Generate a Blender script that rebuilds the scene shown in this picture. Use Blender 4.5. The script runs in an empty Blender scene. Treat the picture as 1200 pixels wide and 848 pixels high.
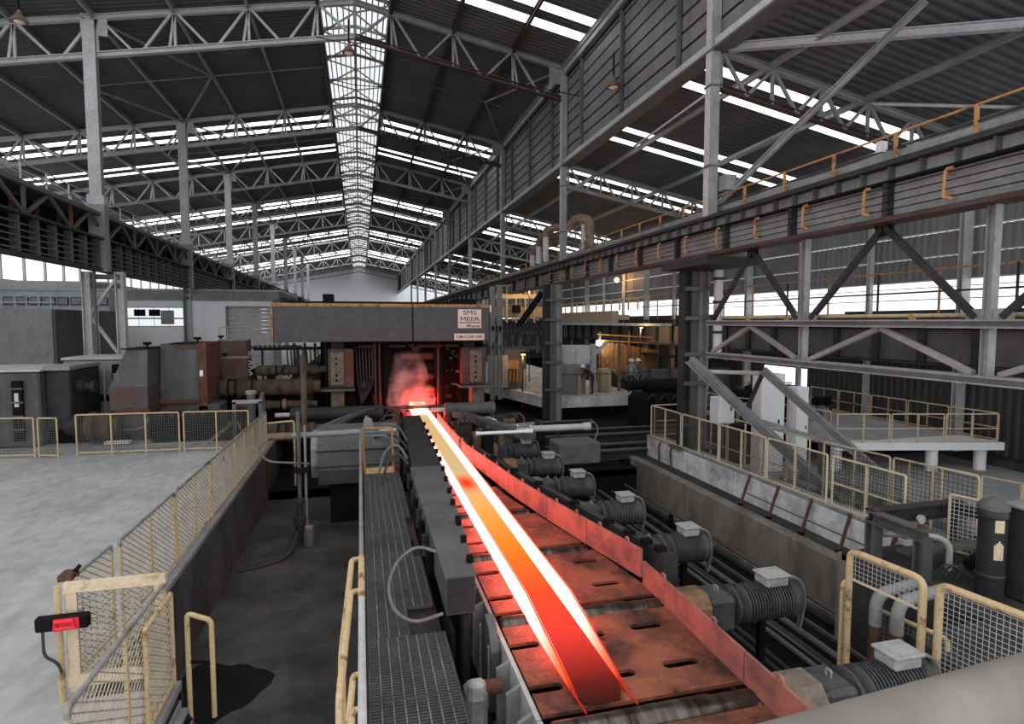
import bpy, math, random
from mathutils import Vector, Matrix, Euler

# ------------------------------------------------------------------ camera
scn = bpy.context.scene
cam_d = bpy.data.cameras.new('camera'); cam = bpy.data.objects.new('camera', cam_d)
scn.collection.objects.link(cam); scn.camera = cam
cam.location = (0, 0, 3.65)
cam.rotation_euler = (math.radians(90 - 3.897), 0, math.radians(-14.43))
cam_d.sensor_width = 36; cam_d.lens = 20.7; cam_d.clip_start = 0.05; cam_d.clip_end = 600

# ------------------------------------------------------------------ sky, exposure
w = bpy.data.worlds.new('overcast_sky'); scn.world = w; w.use_nodes = True
wn = w.node_tree.nodes; wl = w.node_tree.links
bg = wn['Background']
tc = wn.new('ShaderNodeTexCoord'); sx = wn.new('ShaderNodeSeparateXYZ')
cr = wn.new('ShaderNodeValToRGB')
wl.new(tc.outputs['Generated'], sx.inputs[0]); wl.new(sx.outputs['Z'], cr.inputs[0]); wl.new(cr.outputs[0], bg.inputs[0])
cr.color_ramp.elements[0].position = 0.0; cr.color_ramp.elements[0].color = (0.92, 0.95, 1, 1)
cr.color_ramp.elements[1].position = 1.0; cr.color_ramp.elements[1].color = (1, 1, 1, 1)
bg.inputs[1].default_value = 1.35
scn.view_settings.view_transform = 'Standard'; scn.view_settings.look = 'None'
scn.view_settings.gamma = 1; scn.view_settings.exposure = 0.3
scn.view_settings.use_curve_mapping = False

# ------------------------------------------------------------------ helpers
random.seed(4)
COL = scn.collection
ORG = {}
V = Vector

def tag(o, label=None, cat=None, group=None, kind=None):
    if label: o['label'] = label
    if cat: o['category'] = cat
    if group: o['group'] = group
    if kind: o['kind'] = kind
    return o

def thing(name, label, cat, loc=(0, 0, 0), group=None):
    o = bpy.data.objects.new(name, None); COL.objects.link(o); o.location = loc
    o.empty_display_size = 0.2
    ORG[o.name] = V(loc)
    return tag(o, label, cat, group)

def struct(name, loc=(0, 0, 0)):
    o = bpy.data.objects.new(name, None); COL.objects.link(o); o.location = loc
    ORG[o.name] = V(loc); o['kind'] = 'structure'
    return o

class MB:
    def __init__(s): s.v = []; s.f = []
    def add(s, vs, fs):
        n = len(s.v); s.v += [V(a) for a in vs]; s.f += [tuple(i + n for i in f) for f in fs]; return s
    def box(s, x0, x1, y0, y1, z0, z1):
        return s.add([(x0,y0,z0),(x1,y0,z0),(x1,y1,z0),(x0,y1,z0),(x0,y0,z1),(x1,y0,z1),(x1,y1,z1),(x0,y1,z1)],
                     [(0,3,2,1),(4,5,6,7),(0,1,5,4),(1,2,6,5),(2,3,7,6),(3,0,4,7)])
    def cbox(s, x0, x1, y0, y1, z0, z1, c=0.03):
        """box with chamfered long edges (all 12)"""
        c = min(c, (x1-x0)*.45, (y1-y0)*.45, (z1-z0)*.45)
        xs = (x0, x0+c, x1-c, x1); ys = (y0, y0+c, y1-c, y1); zs = (z0, z0+c, z1-c, z1)
        vs = []; idx = {}
        for i in (0, 3):
            for j in (0, 3):
                for k in (0, 3):
                    ii = 1 if i == 0 else 2; jj = 1 if j == 0 else 2; kk = 1 if k == 0 else 2
                    for nm, p in (('x', (xs[i], ys[jj], zs[kk])), ('y', (xs[ii], ys[j], zs[kk])), ('z', (xs[ii], ys[jj], zs[k]))):
                        idx[(i, j, k, nm)] = len(vs); vs.append(p)
        g = lambda i, j, k, n: idx[(i, j, k, n)]
        fs = []
        for i in (0, 3):
            q = [g(i,0,0,'x'), g(i,3,0,'x'), g(i,3,3,'x'), g(i,0,3,'x')]; fs.append(tuple(q if i else q[::-1]))
            q = [g(0,i,0,'y'), g(3,i,0,'y'), g(3,i,3,'y'), g(0,i,3,'y')]; fs.append(tuple(q[::-1] if i else q))
            q = [g(0,0,i,'z'), g(3,0,i,'z'), g(3,3,i,'z'), g(0,3,i,'z')]; fs.append(tuple(q if i else q[::-1]))
        for a in (0, 3):
            for b in (0, 3):
                fl = (a == b)
                q = [g(a,b,0,'x'), g(a,b,0,'y'), g(a,b,3,'y'), g(a,b,3,'x')]; fs.append(tuple(q if not fl else q[::-1]))
                q = [g(a,0,b,'x'), g(a,0,b,'z'), g(a,3,b,'z'), g(a,3,b,'x')]; fs.append(tuple(q if fl else q[::-1]))
                q = [g(0,a,b,'y'), g(0,a,b,'z'), g(3,a,b,'z'), g(3,a,b,'y')]; fs.append(tuple(q if not fl else q[::-1]))
                for k in (0, 3): fs.append((g(a,b,k,'x'), g(a,b,k,'y'), g(a,b,k,'z')))
        return s.add(vs, fs)
    def bar(s, p, q, w, h=None, up=(0, 0, 1)):
        p = V(p); q = V(q); h = h or w; d = (q-p).normalized(); u = V(up)
        if abs(d.dot(u)) > .98: u = V((0, 1, 0))
        r = d.cross(u).normalized(); u = r.cross(d).normalized()
        c = [(-1,-1),(1,-1),(1,1),(-1,1)]
        vs = [o + r*a*w/2 + u*b*h/2 for o in (p, q) for a, b in c]
        return s.add(vs, [(0,3,2,1),(4,5,6,7),(0,1,5,4),(1,2,6,5),(2,3,7,6),(3,0,4,7)])
    def ibeam(s, p, q, w, h, t=.03, up=(0, 0, 1)):
        p = V(p); q = V(q); d = (q-p).normalized(); u = V(up)
        if abs(d.dot(u)) > .98: u = V((0, 1, 0))
        r = d.cross(u).normalized(); u = r.cross(d).normalized()
        s.bar(p+u*(h/2-t/2), q+u*(h/2-t/2), w, t, u); s.bar(p-u*(h/2-t/2), q-u*(h/2-t/2), w, t, u)
        return s.bar(p, q, t, h-2*t, u)
    def cyl(s, p, q, r, r2=None, n=12, caps=True):
        p = V(p); q = V(q); r2 = r if r2 is None else r2
        d = (q-p).normalized(); a = d.orthogonal().normalized(); b = d.cross(a)
        vs = [o + (a*math.cos(t*2*math.pi/n)+b*math.sin(t*2*math.pi/n))*rr for o, rr in ((p, r), (q, r2)) for t in range(n)]
        fs = [(i, (i+1) % n, n+(i+1) % n, n+i) for i in range(n)]
        if caps: fs += [tuple(range(n-1, -1, -1)), tuple(range(n, 2*n))]
        return s.add(vs, fs)
    def lathe(s, p, q, prof, n=16):
        """prof: list of (t along p->q in metres, radius)"""
        p = V(p); q = V(q); d = (q-p).normalized(); a = d.orthogonal().normalized(); b = d.cross(a)
        vs = []; fs = []
        for t, r in prof:
            vs += [p+d*t+(a*math.cos(k*2*math.pi/n)+b*math.sin(k*2*math.pi/n))*r for k in range(n)]
        for j in range(len(prof)-1):
            fs += [(j*n+i, j*n+(i+1) % n, (j+1)*n+(i+1) % n, (j+1)*n+i) for i in range(n)]
        fs += [tuple(range(n-1, -1, -1)), tuple(range((len(prof)-1)*n, len(prof)*n))]
        return s.add(vs, fs)
    def tube(s, pts, r, n=8, rad=None):
        """tube along a polyline; rad rounds the corners"""
        P = [V(a) for a in pts]
        if rad:
            Q = [P[0]]
            for i in range(1, len(P)-1):
                a, b, c = P[i-1], P[i], P[i+1]
                l = min(rad, (a-b).length*.49, (c-b).length*.49)
                u = b+(a-b).normalized()*l; v = b+(c-b).normalized()*l
                for k in range(5):
                    t = k/4; Q.append(u*(1-t)**2+b*2*t*(1-t)+v*t*t)
            Q.append(P[-1]); P = Q
        vs = []; fs = []; prev = None
        for i, p in enumerate(P):
            d = (P[min(i+1, len(P)-1)]-P[max(i-1, 0)]).normalized()
            a = d.orthogonal().normalized() if prev is None else (prev-d*prev.dot(d)).normalized()
            prev = a; b = d.cross(a)
            vs += [p+(a*math.cos(k*2*math.pi/n)+b*math.sin(k*2*math.pi/n))*r for k in range(n)]
        for j in range(len(P)-1):
            fs += [(j*n+i, j*n+(i+1) % n, (j+1)*n+(i+1) % n, (j+1)*n+i) for i in range(n)]
        fs += [tuple(range(n-1, -1, -1)), tuple(range((len(P)-1)*n, len(P)*n))]
        return s.add(vs, fs)
    def prism(s, poly, ext):
        """poly: 3-D points of a planar outline, ext: extrusion vector"""
        n = len(poly); e = V(ext)
        return s.add([V(p) for p in poly]+[V(p)+e for p in poly],
                     [tuple(range(n-1, -1, -1)), tuple(range(n, 2*n))]+[(i, (i+1) % n, n+(i+1) % n, n+i) for i in range(n)])
    def build(s, name, mat, parent=None, smooth=False, kind=None, label=None, loc=None):
        org = V((0, 0, 0)); root = parent
        if parent is not None: org = ORG[parent.name]
        if loc is not None: org = V(loc)
        me = bpy.data.meshes.new(name)
        me.from_pydata([tuple(v-org) for v in s.v], [], s.f); me.update()
        if smooth:
            me.polygons.foreach_set('use_smooth', [True]*len(me.polygons))
            me.set_sharp_from_angle(angle=math.radians(35))
        me.materials.append(mat)
        o = bpy.data.objects.new(name, me); COL.objects.link(o)
        if parent is not None:
            o.parent = parent; ORG[o.name] = org
        else:
            o.location = org; ORG[o.name] = org
        if kind: o['kind'] = kind
        if label: o['label'] = label
        return o

def part(parent, name, mat, fn, *a, smooth=False, kind=None, label=None, **k):
    m = MB(); getattr(m, fn)(*a, **k)
    return m.build(name, mat, parent, smooth, kind, label)

def inst(src, name, parent, loc=(0, 0, 0), rot=None, scale=None):
    """one more object that shares src's mesh; loc is in the parent's frame"""
    o = bpy.data.objects.new(name, src.data); COL.objects.link(o); o.parent = parent
    o.location = loc
    if rot: o.rotation_euler = rot
    if scale: o.scale = scale
    ORG[o.name] = ORG[parent.name]
    for k in ('kind', 'label'):
        if k in src: o[k] = src[k]
    return o

def copy_tree(o, parent=None, loc=None):
    c = o.copy(); COL.objects.link(c); c.parent = parent
    if loc is not None: c.location = loc
    ORG[c.name] = V(c.location) if parent is None else ORG[parent.name]
    for ch in list(o.children): copy_tree(ch, c)
    return c

# ------------------------------------------------------------------ materials
def mat(name, col, rough=.7, metal=0., col2=None, scale=3., lo=.4, hi=.6, bump=0., bscale=40., stretch=(1, 1, 1), var=.25, spec=.3):
    m = bpy.data.materials.new(name); m.use_nodes = True
    N = m.node_tree.nodes; L = m.node_tree.links; b = N['Principled BSDF']
    b.inputs['Roughness'].default_value = rough; b.inputs['Metallic'].default_value = metal
    b.inputs['Specular IOR Level'].default_value = spec
    t = N.new('ShaderNodeTexCoord'); mp = N.new('ShaderNodeMapping'); L.new(t.outputs['Object'], mp.inputs[0])
    mp.inputs['Scale'].default_value = stretch
    n = N.new('ShaderNodeTexNoise'); n.inputs['Scale'].default_value = scale; n.inputs['Detail'].default_value = 6
    n.inputs['Roughness'].default_value = .65
    L.new(mp.outputs[0], n.inputs['Vector'])
    r = N.new('ShaderNodeValToRGB'); L.new(n.outputs[0], r.inputs[0])
    c2 = col2 or tuple(c*(1-var) for c in col)
    if col2:
        r.color_ramp.elements[0].position = lo; r.color_ramp.elements[1].position = hi
    else:
        r.color_ramp.elements[0].position = .35; r.color_ramp.elements[1].position = .65
    r.color_ramp.elements[0].color = (*c2, 1); r.color_ramp.elements[1].color = (*col, 1)
    n2 = N.new('ShaderNodeTexNoise'); n2.inputs['Scale'].default_value = scale*7; n2.inputs['Detail'].default_value = 4
    L.new(mp.outputs[0], n2.inputs['Vector'])
    mx = N.new('ShaderNodeMix'); mx.data_type = 'RGBA'; mx.blend_type = 'OVERLAY'; mx.inputs[0].default_value = .35
    L.new(r.outputs[0], mx.inputs[6]); L.new(n2.outputs[0], mx.inputs[7]); L.new(mx.outputs[2], b.inputs['Base Color'])
    if bump:
        n3 = N.new('ShaderNodeTexNoise'); n3.inputs['Scale'].default_value = bscale; n3.inputs['Detail'].default_value = 5
        L.new(mp.outputs[0], n3.inputs['Vector'])
        bp = N.new('ShaderNodeBump'); bp.inputs['Strength'].default_value = bump; bp.inputs['Distance'].default_value = .02
        L.new(n3.outputs[0], bp.inputs['Height']); L.new(bp.outputs[0], b.inputs['Normal'])
    return m

def emis(name, col, strength):
    m = bpy.data.materials.new(name); m.use_nodes = True
    N = m.node_tree.nodes; L = m.node_tree.links; N.clear()
    e = N.new('ShaderNodeEmission'); o = N.new('ShaderNodeOutputMaterial')
    e.inputs[0].default_value = (*col, 1); e.inputs[1].default_value = strength
    L.new(e.outputs[0], o.inputs[0]); return m

M = dict(
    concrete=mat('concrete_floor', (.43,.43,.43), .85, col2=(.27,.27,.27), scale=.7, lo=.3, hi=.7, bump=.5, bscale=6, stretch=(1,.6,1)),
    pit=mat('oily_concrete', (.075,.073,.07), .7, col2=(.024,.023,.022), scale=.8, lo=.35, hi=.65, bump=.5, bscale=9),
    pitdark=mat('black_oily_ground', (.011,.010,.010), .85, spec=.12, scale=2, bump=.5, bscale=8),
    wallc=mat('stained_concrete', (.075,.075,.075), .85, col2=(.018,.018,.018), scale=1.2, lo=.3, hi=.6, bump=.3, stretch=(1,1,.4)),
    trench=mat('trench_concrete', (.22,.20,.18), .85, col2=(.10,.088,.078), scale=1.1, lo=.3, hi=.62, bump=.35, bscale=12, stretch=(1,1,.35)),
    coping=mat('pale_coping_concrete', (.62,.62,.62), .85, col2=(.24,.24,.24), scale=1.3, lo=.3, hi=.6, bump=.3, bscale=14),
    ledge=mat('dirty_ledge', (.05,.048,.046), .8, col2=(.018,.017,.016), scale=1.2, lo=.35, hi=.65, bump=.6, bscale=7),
    steel=mat('grey_painted_steel', (.27,.27,.27), .55, scale=1.5, var=.3),
    steel_l=mat('light_grey_steel', (.48,.48,.48), .5, scale=1.5, var=.2),
    steel_m=mat('mid_grey_steel', (.115,.115,.115), .55, scale=1.5, var=.35),
    steel_d=mat('dark_grey_steel', (.040,.040,.042), .6, spec=.2, scale=2, var=.4, bump=.1),
    black=mat('soot_black_steel', (.008,.0075,.0075), .75, spec=.12, scale=3, var=.4, bump=.2),
    maroon=mat('maroon_primer', (.075,.042,.038), .6, scale=2, var=.4),
    roof=mat('roof_sheet_steel', (.10,.101,.104), .55, scale=.5, var=.3),
    clad=mat('cladding_steel', (.19,.19,.19), .5, scale=.6, var=.25, stretch=(1,1,.2)),
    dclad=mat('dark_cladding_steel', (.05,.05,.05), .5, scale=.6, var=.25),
    yellow=mat('worn_cream_yellow_paint', (.50,.375,.21), .55, col2=(.20,.10,.045), scale=5, lo=.33, hi=.44),
    cream=mat('cream_paint', (.60,.49,.34), .55, col2=(.30,.19,.10), scale=4, lo=.28, hi=.42),
    orange=mat('orange_paint', (.40,.21,.08), .55, col2=(.16,.07,.03), scale=5, lo=.35, hi=.5),
    mesh=mat('galvanised_mesh', (.46,.40,.31), .5, .3, scale=4, var=.3),
    meshd=mat('dark_mesh', (.10,.095,.085), .6, .2, scale=4, var=.3),
    rail=mat('bare_grey_rail', (.26,.25,.24), .45, .2, col2=(.14,.10,.07), scale=4, lo=.35, hi=.5),
    rust=mat('rusty_steel', (.16,.055,.03), .8, col2=(.05,.03,.025), scale=3, lo=.35, hi=.65, bump=.4),
    rustl=mat('heat_rusted_pipe', (.26,.17,.115), .75, col2=(.10,.06,.04), scale=2.5, lo=.35, hi=.65, bump=.3),
    machine=mat('machine_grey', (.095,.098,.10), .5, col2=(.03,.03,.03), scale=.9, lo=.25, hi=.6, bump=.1, stretch=(1,1,.5)),
    machine_r=mat('machine_grey_rusting', (.075,.073,.072), .6, col2=(.10,.032,.02), scale=.5, lo=.40, hi=.56, bump=.15),
    spindle=mat('spindle_wrap', (.10,.07,.05), .85, col2=(.018,.013,.01), scale=1.6, lo=.3, hi=.65, bump=.6, bscale=6, stretch=(3,1,1)),
    table=mat('red_glow_table_plate', (.34,.11,.062), .48, .35, col2=(.055,.028,.022), scale=1.6, lo=.36, hi=.62, bump=.6, bscale=22, spec=.5),  # orange-red glow of the hot beam is put into this base colour
    guard=mat('red_glow_guard_plate', (.36,.14,.11), .55, .2, col2=(.14,.075,.072), scale=2.2, lo=.3, hi=.6, bump=.12),  # red glow from the beam painted into the plate colour
    roller=mat('polished_roller', (.13,.115,.105), .3, .85, col2=(.03,.02,.015), scale=2.5, lo=.35, hi=.6, stretch=(3,.3,.3)),
    motor=mat('motor_dark_grey', (.07,.073,.077), .5, col2=(.02,.02,.02), scale=3, lo=.3, hi=.6, bump=.15),
    motor_l=mat('terminal_box_grey', (.34,.34,.33), .6, col2=(.18,.17,.16), scale=4, lo=.3, hi=.55),
    ochre=mat('ochre_gearbox_paint', (.24,.13,.06), .6, col2=(.09,.06,.042), scale=3.5, lo=.35, hi=.6, bump=.2),
    oldgear=mat('scaled_gearbox', (.19,.15,.12), .75, col2=(.08,.065,.055), scale=4, lo=.3, hi=.6, bump=.35),
    grating=mat('grating_steel', (.24,.24,.24), .55, .2, col2=(.09,.09,.09), scale=1.4, lo=.35, hi=.6),
    white=mat('white_panel', (.85,.85,.86), .6, scale=.6, var=.08),
    offwhite=mat('offwhite_wall', (.55,.56,.57), .6, scale=.5, var=.1),
    rubber=mat('hose_rubber', (.05,.05,.05), .5, scale=8, var=.3),
    rubber_l=mat('grey_hose', (.18,.175,.17), .5, scale=8, var=.3),
    header=mat('header_girder_paint', (.08,.078,.08), .5, scale=.8, var=.18),
    sign=mat('sign_plate', (.80,.62,.56), .5, scale=2, var=.05),
    ink=mat('sign_ink', (.03,.012,.012), .6),
    red=mat('red_plastic', (.75,.03,.05), .35),
    tin=mat('gas_bottle_black', (.028,.029,.031), .4, scale=3, var=.3),
    tan=mat('beige_crane_paint', (.42,.33,.22), .6, scale=1.5, var=.12),
    glass=mat('window_glass', (.30,.33,.35), .1, scale=1, var=.1, spec=.8),
    skin=mat('skin', (.42,.25,.18), .6), helmet=mat('white_helmet', (.8,.8,.8), .4),
    shirt=mat('grey_shirt', (.30,.31,.33), .8), trousers=mat('dark_trousers', (.02,.02,.025), .8),
    orangecloth=mat('orange_coverall', (.45,.22,.08), .8),
    daylight=emis('daylit_translucent_sheet', (.96, .98, 1.0), 3.0),
    daylight_r=emis('daylit_ridge_sheet', (.96, .98, 1.0), .8),
    glow_pane=emis('added_pane_glow', (.95, .98, 1), .75),  # glow added to the panes to brighten the dark building
    lampw=emis('lit_white_lamp', (1, .97, .9), 25), lampo=emis('lit_sodium_lamp', (1, .42, .12), 12),
)
def prop(m, name, v): M[m].node_tree.nodes['Principled BSDF'].inputs[name].default_value = v

# ================================================================== SETTING
SL = .188
def zt(x): return 17.03 - SL*abs(x)             # underside line of the main roof (top chord)
STRIPS = [(22.3,22.85),(23.5,24.1),(40.3,40.95),(41.8,42.45),(46.7,47.15),(48.0,48.5),(64.4,65.4),(66.2,67.2),(70.6,71.4),
          (72.2,73.2),(88.5,89.7),(91,92.4),(96,97),(98,99.5),(113,114.5),(116,118),(121,123),(124,126),(137,140)]
def corr(x0, z0, x1, z1, y0, y1, per=.28, amp=.045):
    m = MB(); n = max(1, round((y1-y0)/per)); p = (y1-y0)/n; ys = []
    for i in range(n):
        b = y0+i*p; ys += [(b, 0), (b+p*.28, 0), (b+p*.5, amp), (b+p*.78, amp)]
    ys.append((y1, 0))
    vs = []; fs = []
    for y, a in ys: vs += [(x0, y, z0+a), (x1, y, z1+a)]
    for i in range(len(ys)-1): fs.append((2*i, 2*i+1, 2*i+3, 2*i+2))
    return m.add(vs, fs)
def sheets(parent, x0, z0, x1, z1, ya, yb, strips, nx=1, far=80):
    y = ya; segs = []
    for a, b in strips:
        if a < ya or b > yb: continue
        segs.append((y, a, 0)); segs.append((a, b, 1)); y = b
    segs.append((y, yb, 0))
    for a, b, tr in segs:
        while b-a > 6.5 and not tr and a < far:
            c = a+6; corr(x0, z0, x1, z1, a, c).build('roof_sheet', M['roof'], parent); a = c
        per = .28 if a < far else .9
        corr(x0, z0, x1, z1, a, b, per).build('translucent_sheet' if tr else 'roof_sheet', M['daylight'] if tr else M['roof'], parent)

ceiling = struct('ceiling')
YE = 154.
sheets(ceiling, -22, zt(22)+.12, -1.5, zt(1.5)+.12, 12, YE, STRIPS)
sheets(ceiling, 1.5, zt(1.5)+.12, 9.35, zt(9.35)+.12, 12, YE, STRIPS)
# lower roof of the right-hand bay
def zr(x): return 11.05 - .19*(x-9.4)
RSTR = [(15.5,15.95),(16.75,17.2),(21.2,21.6),(22.4,22.8),(27.6,28.0),(28.9,29.4),(39.5,40.4),(41.2,42.2),(46,46.8),(47.8,48.8),(64,65.5),(70,72),(88,91),(96,99)]
sheets(ceiling, 9.5, zr(9.5)+.12, 21.3, zr(21.3)+.12, 2, 120, RSTR)
# purlins of the main roof and of the right bay
for x in (-20.3, -17.6, -14.9, -12.2, -9.6, -6.82, -4.13, -1.5, 1.5, 4.13, 6.82, 9.2):
    part(ceiling, 'purlin', M['maroon'] if x > 0 and x < 8 else M['steel'], 'ibeam', (x, 12, zt(x)+.0), (x, YE, zt(x)+.0), .12, .22, .025)
for x in (11.0, 14.2, 17.4, 20.4):
    part(ceiling, 'purlin', M['steel'], 'ibeam', (x, 2, zr(x)-.12), (x, 120, zr(x)-.12), .1, .17, .02)
# wind bracing in the roof plane: mid-bay rod and diamonds beside the columns
for k in range(1, 8):
    y0 = 14.4+12*k; ym = y0+6
    if k < 6:
        part(ceiling, 'brace_rod', M['steel'], 'tube', [(-12.2, ym, zt(12.2)-.12), (-1.6, ym, zt(1.6)-.12)], .028, 5)
        part(ceiling, 'brace_rod', M['steel_m'], 'tube', [(1.6, ym, zt(1.6)-.12), (9.2, ym, zt(9.2)-.12)], .028, 5)
    for (xa, xb) in ((-9.6, -12.2), (-9.6, -6.82), (9.2, 6.82)):
        for yy in (y0, y0+12):
            part(ceiling, 'brace_diagonal', M['steel'], 'bar', (xa, yy, zt(xa)-.12), (xb, ym, zt(xb)-.12), .08)
# ridge light: ribbed translucent sheets on frames
m_ = None
for j in range(24):
    y0 = 15+j*5.8; y1 = y0+5.7
    for s in (-1, 1):
        for q in range(3):
            xa = s*(.02+q*.5); xb = s*(.02+q*.5+.46)
            if j < 8:
                MB().add([(xa, y0, 17.62-SL*abs(xa)), (xb, y0, 17.62-SL*abs(xb)), (xb, y1, 17.62-SL*abs(xb)), (xa, y1, 17.62-SL*abs(xa))],
                     [(0, 1, 2, 3)]).build('translucent_sheet', M['daylight_r'], ceiling)
        if j >= 8:
            MB().add([(0, y0, 17.62), (s*1.48, y0, 17.34), (s*1.48, y1, 17.34), (0, y1, 17.62)], [(0, 1, 2, 3)]).build('translucent_sheet', M['daylight_r'], ceiling)
for s in (-1, 0, 1):
    for q in (.25, .5, .75, 1.0, 1.25):
        if s: part(ceiling, 'skylight_rib', M['steel_l'] if q in (.5, 1.0) else M['steel'], 'bar', (s*q, 14, 17.52-SL*q), (s*q, YE, 17.52-SL*q), .05, .10)
part(ceiling, 'ridge_beam', M['steel_l'], 'bar', (0, 14, 17.42), (0, YE, 17.42), .14, .2)
for s in (-1, 1):
    part(ceiling, 'skylight_curb', M['steel_d'], 'box', *( (1.42, 1.52) if s > 0 else (-1.52, -1.42)), 12, YE, 16.6, 17.42)
    for k in range(1, 40):
        y = 14.4+k*3
        if y > 132: break
        part(ceiling, 'skylight_frame', M['steel_l'] if k % 2 else M['steel_m'], 'bar', (0, y, 17.40), (s*1.45, y, 17.12), .09, .12)
        if k < 26:
            part(ceiling, 'skylight_brace', M['steel_l'], 'bar', (s*1.42, y, 17.0), (0, y+1.5, 17.28), .06)
            part(ceiling, 'skylight_brace', M['steel_l'], 'bar', (0, y+1.5, 17.28), (s*1.42, y+3, 17.0), .06)
# closing wall far away
fw = struct('wall_far'); part(fw, 'cladding_sheet', M['white'], 'box', -22, 21, YE, YE+.2, -1, 17.5)

# upper cladding wall between the main roof and the right bay
wru = struct('wall_right')
pl = MB().box(0, .06, .06, 3.9, 0, .50).build('cladding_plank', M['clad'], wru)
COL.objects.unlink(pl)
pls = [pl]
rows = 8; zb = 11.2; zs = (zt(9.4)-.05-zb)/rows
for i in range(34):
    y = 12.4-8+i*4.0
    for r in range(rows):
        if i < 22: inst(pl, 'cladding_plank', wru, (9.42, y, zb+r*zs+.03), scale=(1, 1, (zs-.085)/.50))
    if i >= 22: part(wru, 'cladding_sheet', M['clad'], 'box', 9.42, 9.48, y, y+4, zb, zt(9.4))
    part(wru, 'mullion', M['steel_m'], 'bar', (9.36, y, zb-.1), (9.36, y, zt(9.4)), .12)
part(wru, 'cladding_backing', M['black'], 'box', 9.5, 9.54, 4, YE, zb, zt(9.5))
part(wru, 'sill_beam', M['steel_l'], 'box', 9.2, 9.5, 4, YE, zb-.34, zb-.08)
part(wru, 'sill_flange', M['steel_m'], 'box', 9.1, 9.62, 4, YE, zb-.40, zb-.34)
part(wru, 'eave_beam', M['steel_l'], 'box', 9.22, 9.42, 4, YE, zt(9.4)-.26, zt(9.4)-.04)
part(wru, 'eave_gutter', M['steel_d'], 'box', 9.30, 9.44, 4, YE, zt(9.4)-.42, zt(9.4)-.28)

# outer wall of the right bay: cladding above a long open light band, cladding below with a doorway
wro = struct('wall_right_outer')
def vcorr(x, y0, y1, z0, z1, per=.3, amp=.05):
    m = MB(); n = max(1, round((y1-y0)/per)); p = (y1-y0)/n; ys = []
    for i in range(n):
        b = y0+i*p; ys += [(b, 0), (b+p*.3, 0), (b+p*.5, amp), (b+p*.8, amp)]
    ys.append((y1, 0)); vs = []; fs = []
    for y, a in ys: vs += [(x-a, y, z0), (x-a, y, z1)]
    for i in range(len(ys)-1): fs.append((2*i, 2*i+1, 2*i+3, 2*i+2))
    return m.add(vs, fs)
for i in range(12):
    y = 2+i*10
    zc = 5.22
    while zc < 8.6:
        vcorr(21.1, y, y+10, zc, zc+.86, .3 if i < 6 else 1).build('cladding_sheet', M['clad'], wro); zc += .9
    if i == 2:
        for a, b, c, d in ((22, 24.15, -1, 4), (27.3, 32, -1, 4), (24.15, 27.3, 1.35, 4)):
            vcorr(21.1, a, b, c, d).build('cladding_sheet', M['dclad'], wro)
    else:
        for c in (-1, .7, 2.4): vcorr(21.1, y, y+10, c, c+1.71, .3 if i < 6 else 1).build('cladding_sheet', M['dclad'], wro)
    for c in (5.2, 6.1, 7.0, 7.9): part(wro, 'girt', M['steel_l'], 'bar', (20.95, y, c), (20.95, y+10, c), .05)
    part(wro, 'window_bar', M['steel_d'], 'bar', (21.0, y, 4.5), (21.0, y+10, 4.5), .035)
    part(wro, 'window_bar', M['steel_d'], 'bar', (21.0, y, 4.95), (21.0, y+10, 4.95), .03)
for i in range(30):
    y = 4.4+i*4.0
    part(wro, 'wall_post', M['steel_l'] if i % 3 else M['steel_l'], 'ibeam', (20.8, y, -1), (20.8, y, 9), .18 if i % 3 else .4, .2, .02)

part(wro, 'plinth', M['wallc'], 'box', 21.05, 21.2, 1, 122, -2.6, -.9)
part(wro, 'drip_strip', M['steel_d'], 'box', 21.0, 21.1, 1, 122, -1.0, -.9)
# left outer wall: pale opening with cladding above and below
wlo = struct('wall_left')
for i in range(12):
    y = 14+i*11
    part(wlo, 'cladding_sheet', M['offwhite'], 'box', -22.1, -22, y, y+10.9, -1, 6.4)
    part(wlo, 'cladding_sheet', M['clad'], 'box', -22.1, -22, y, y+10.9, 9.0, 9.9)
    for q in range(4):
        part(wlo, 'window_post', M['steel_l'], 'bar', (-21.9, y+q*2.75, -1), (-21.9, y+q*2.75, zt(22)), .15)

# floors at their several levels
fl = struct('floor')
part(fl, 'floor_slab', M['concrete'], 'box', -30, -2.66, 1, 19.6, -.4, 0)
part(fl, 'floor_slab', M['concrete'], 'box', -2.66, -1.9, 1, 6.35, -.4, 0)
part(fl, 'floor_slab', M['concrete'], 'box', -30, -4.5, 19.6, 150, -.4, -.02)
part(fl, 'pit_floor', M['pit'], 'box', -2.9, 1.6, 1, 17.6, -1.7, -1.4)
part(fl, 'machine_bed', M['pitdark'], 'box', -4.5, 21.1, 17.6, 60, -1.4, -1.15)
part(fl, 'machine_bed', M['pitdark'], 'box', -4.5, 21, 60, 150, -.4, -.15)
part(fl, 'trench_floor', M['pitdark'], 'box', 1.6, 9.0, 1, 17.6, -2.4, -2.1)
part(fl, 'lower_floor', M['concrete'], 'box', 10.1, 21.1, 1, 24, -1.5, -1.3)
part(fl, 'platform_slab', M['ledge'], 'box', 8.2, 13.0, 1, 8.4, -.55, -.4)
part(fl, 'platform_slab', M['ledge'], 'box', 6.8, 8.2, 1, 5.9, -.55, -.4)
pw = struct('wall_pit')
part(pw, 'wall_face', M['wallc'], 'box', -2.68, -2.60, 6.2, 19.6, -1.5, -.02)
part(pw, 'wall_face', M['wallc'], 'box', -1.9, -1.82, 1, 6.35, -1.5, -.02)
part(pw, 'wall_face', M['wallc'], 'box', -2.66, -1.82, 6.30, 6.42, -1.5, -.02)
part(pw, 'kerb_angle', M['steel'], 'box', -2.72, -2.59, 6.4, 19.6, -.02, .05)
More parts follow.
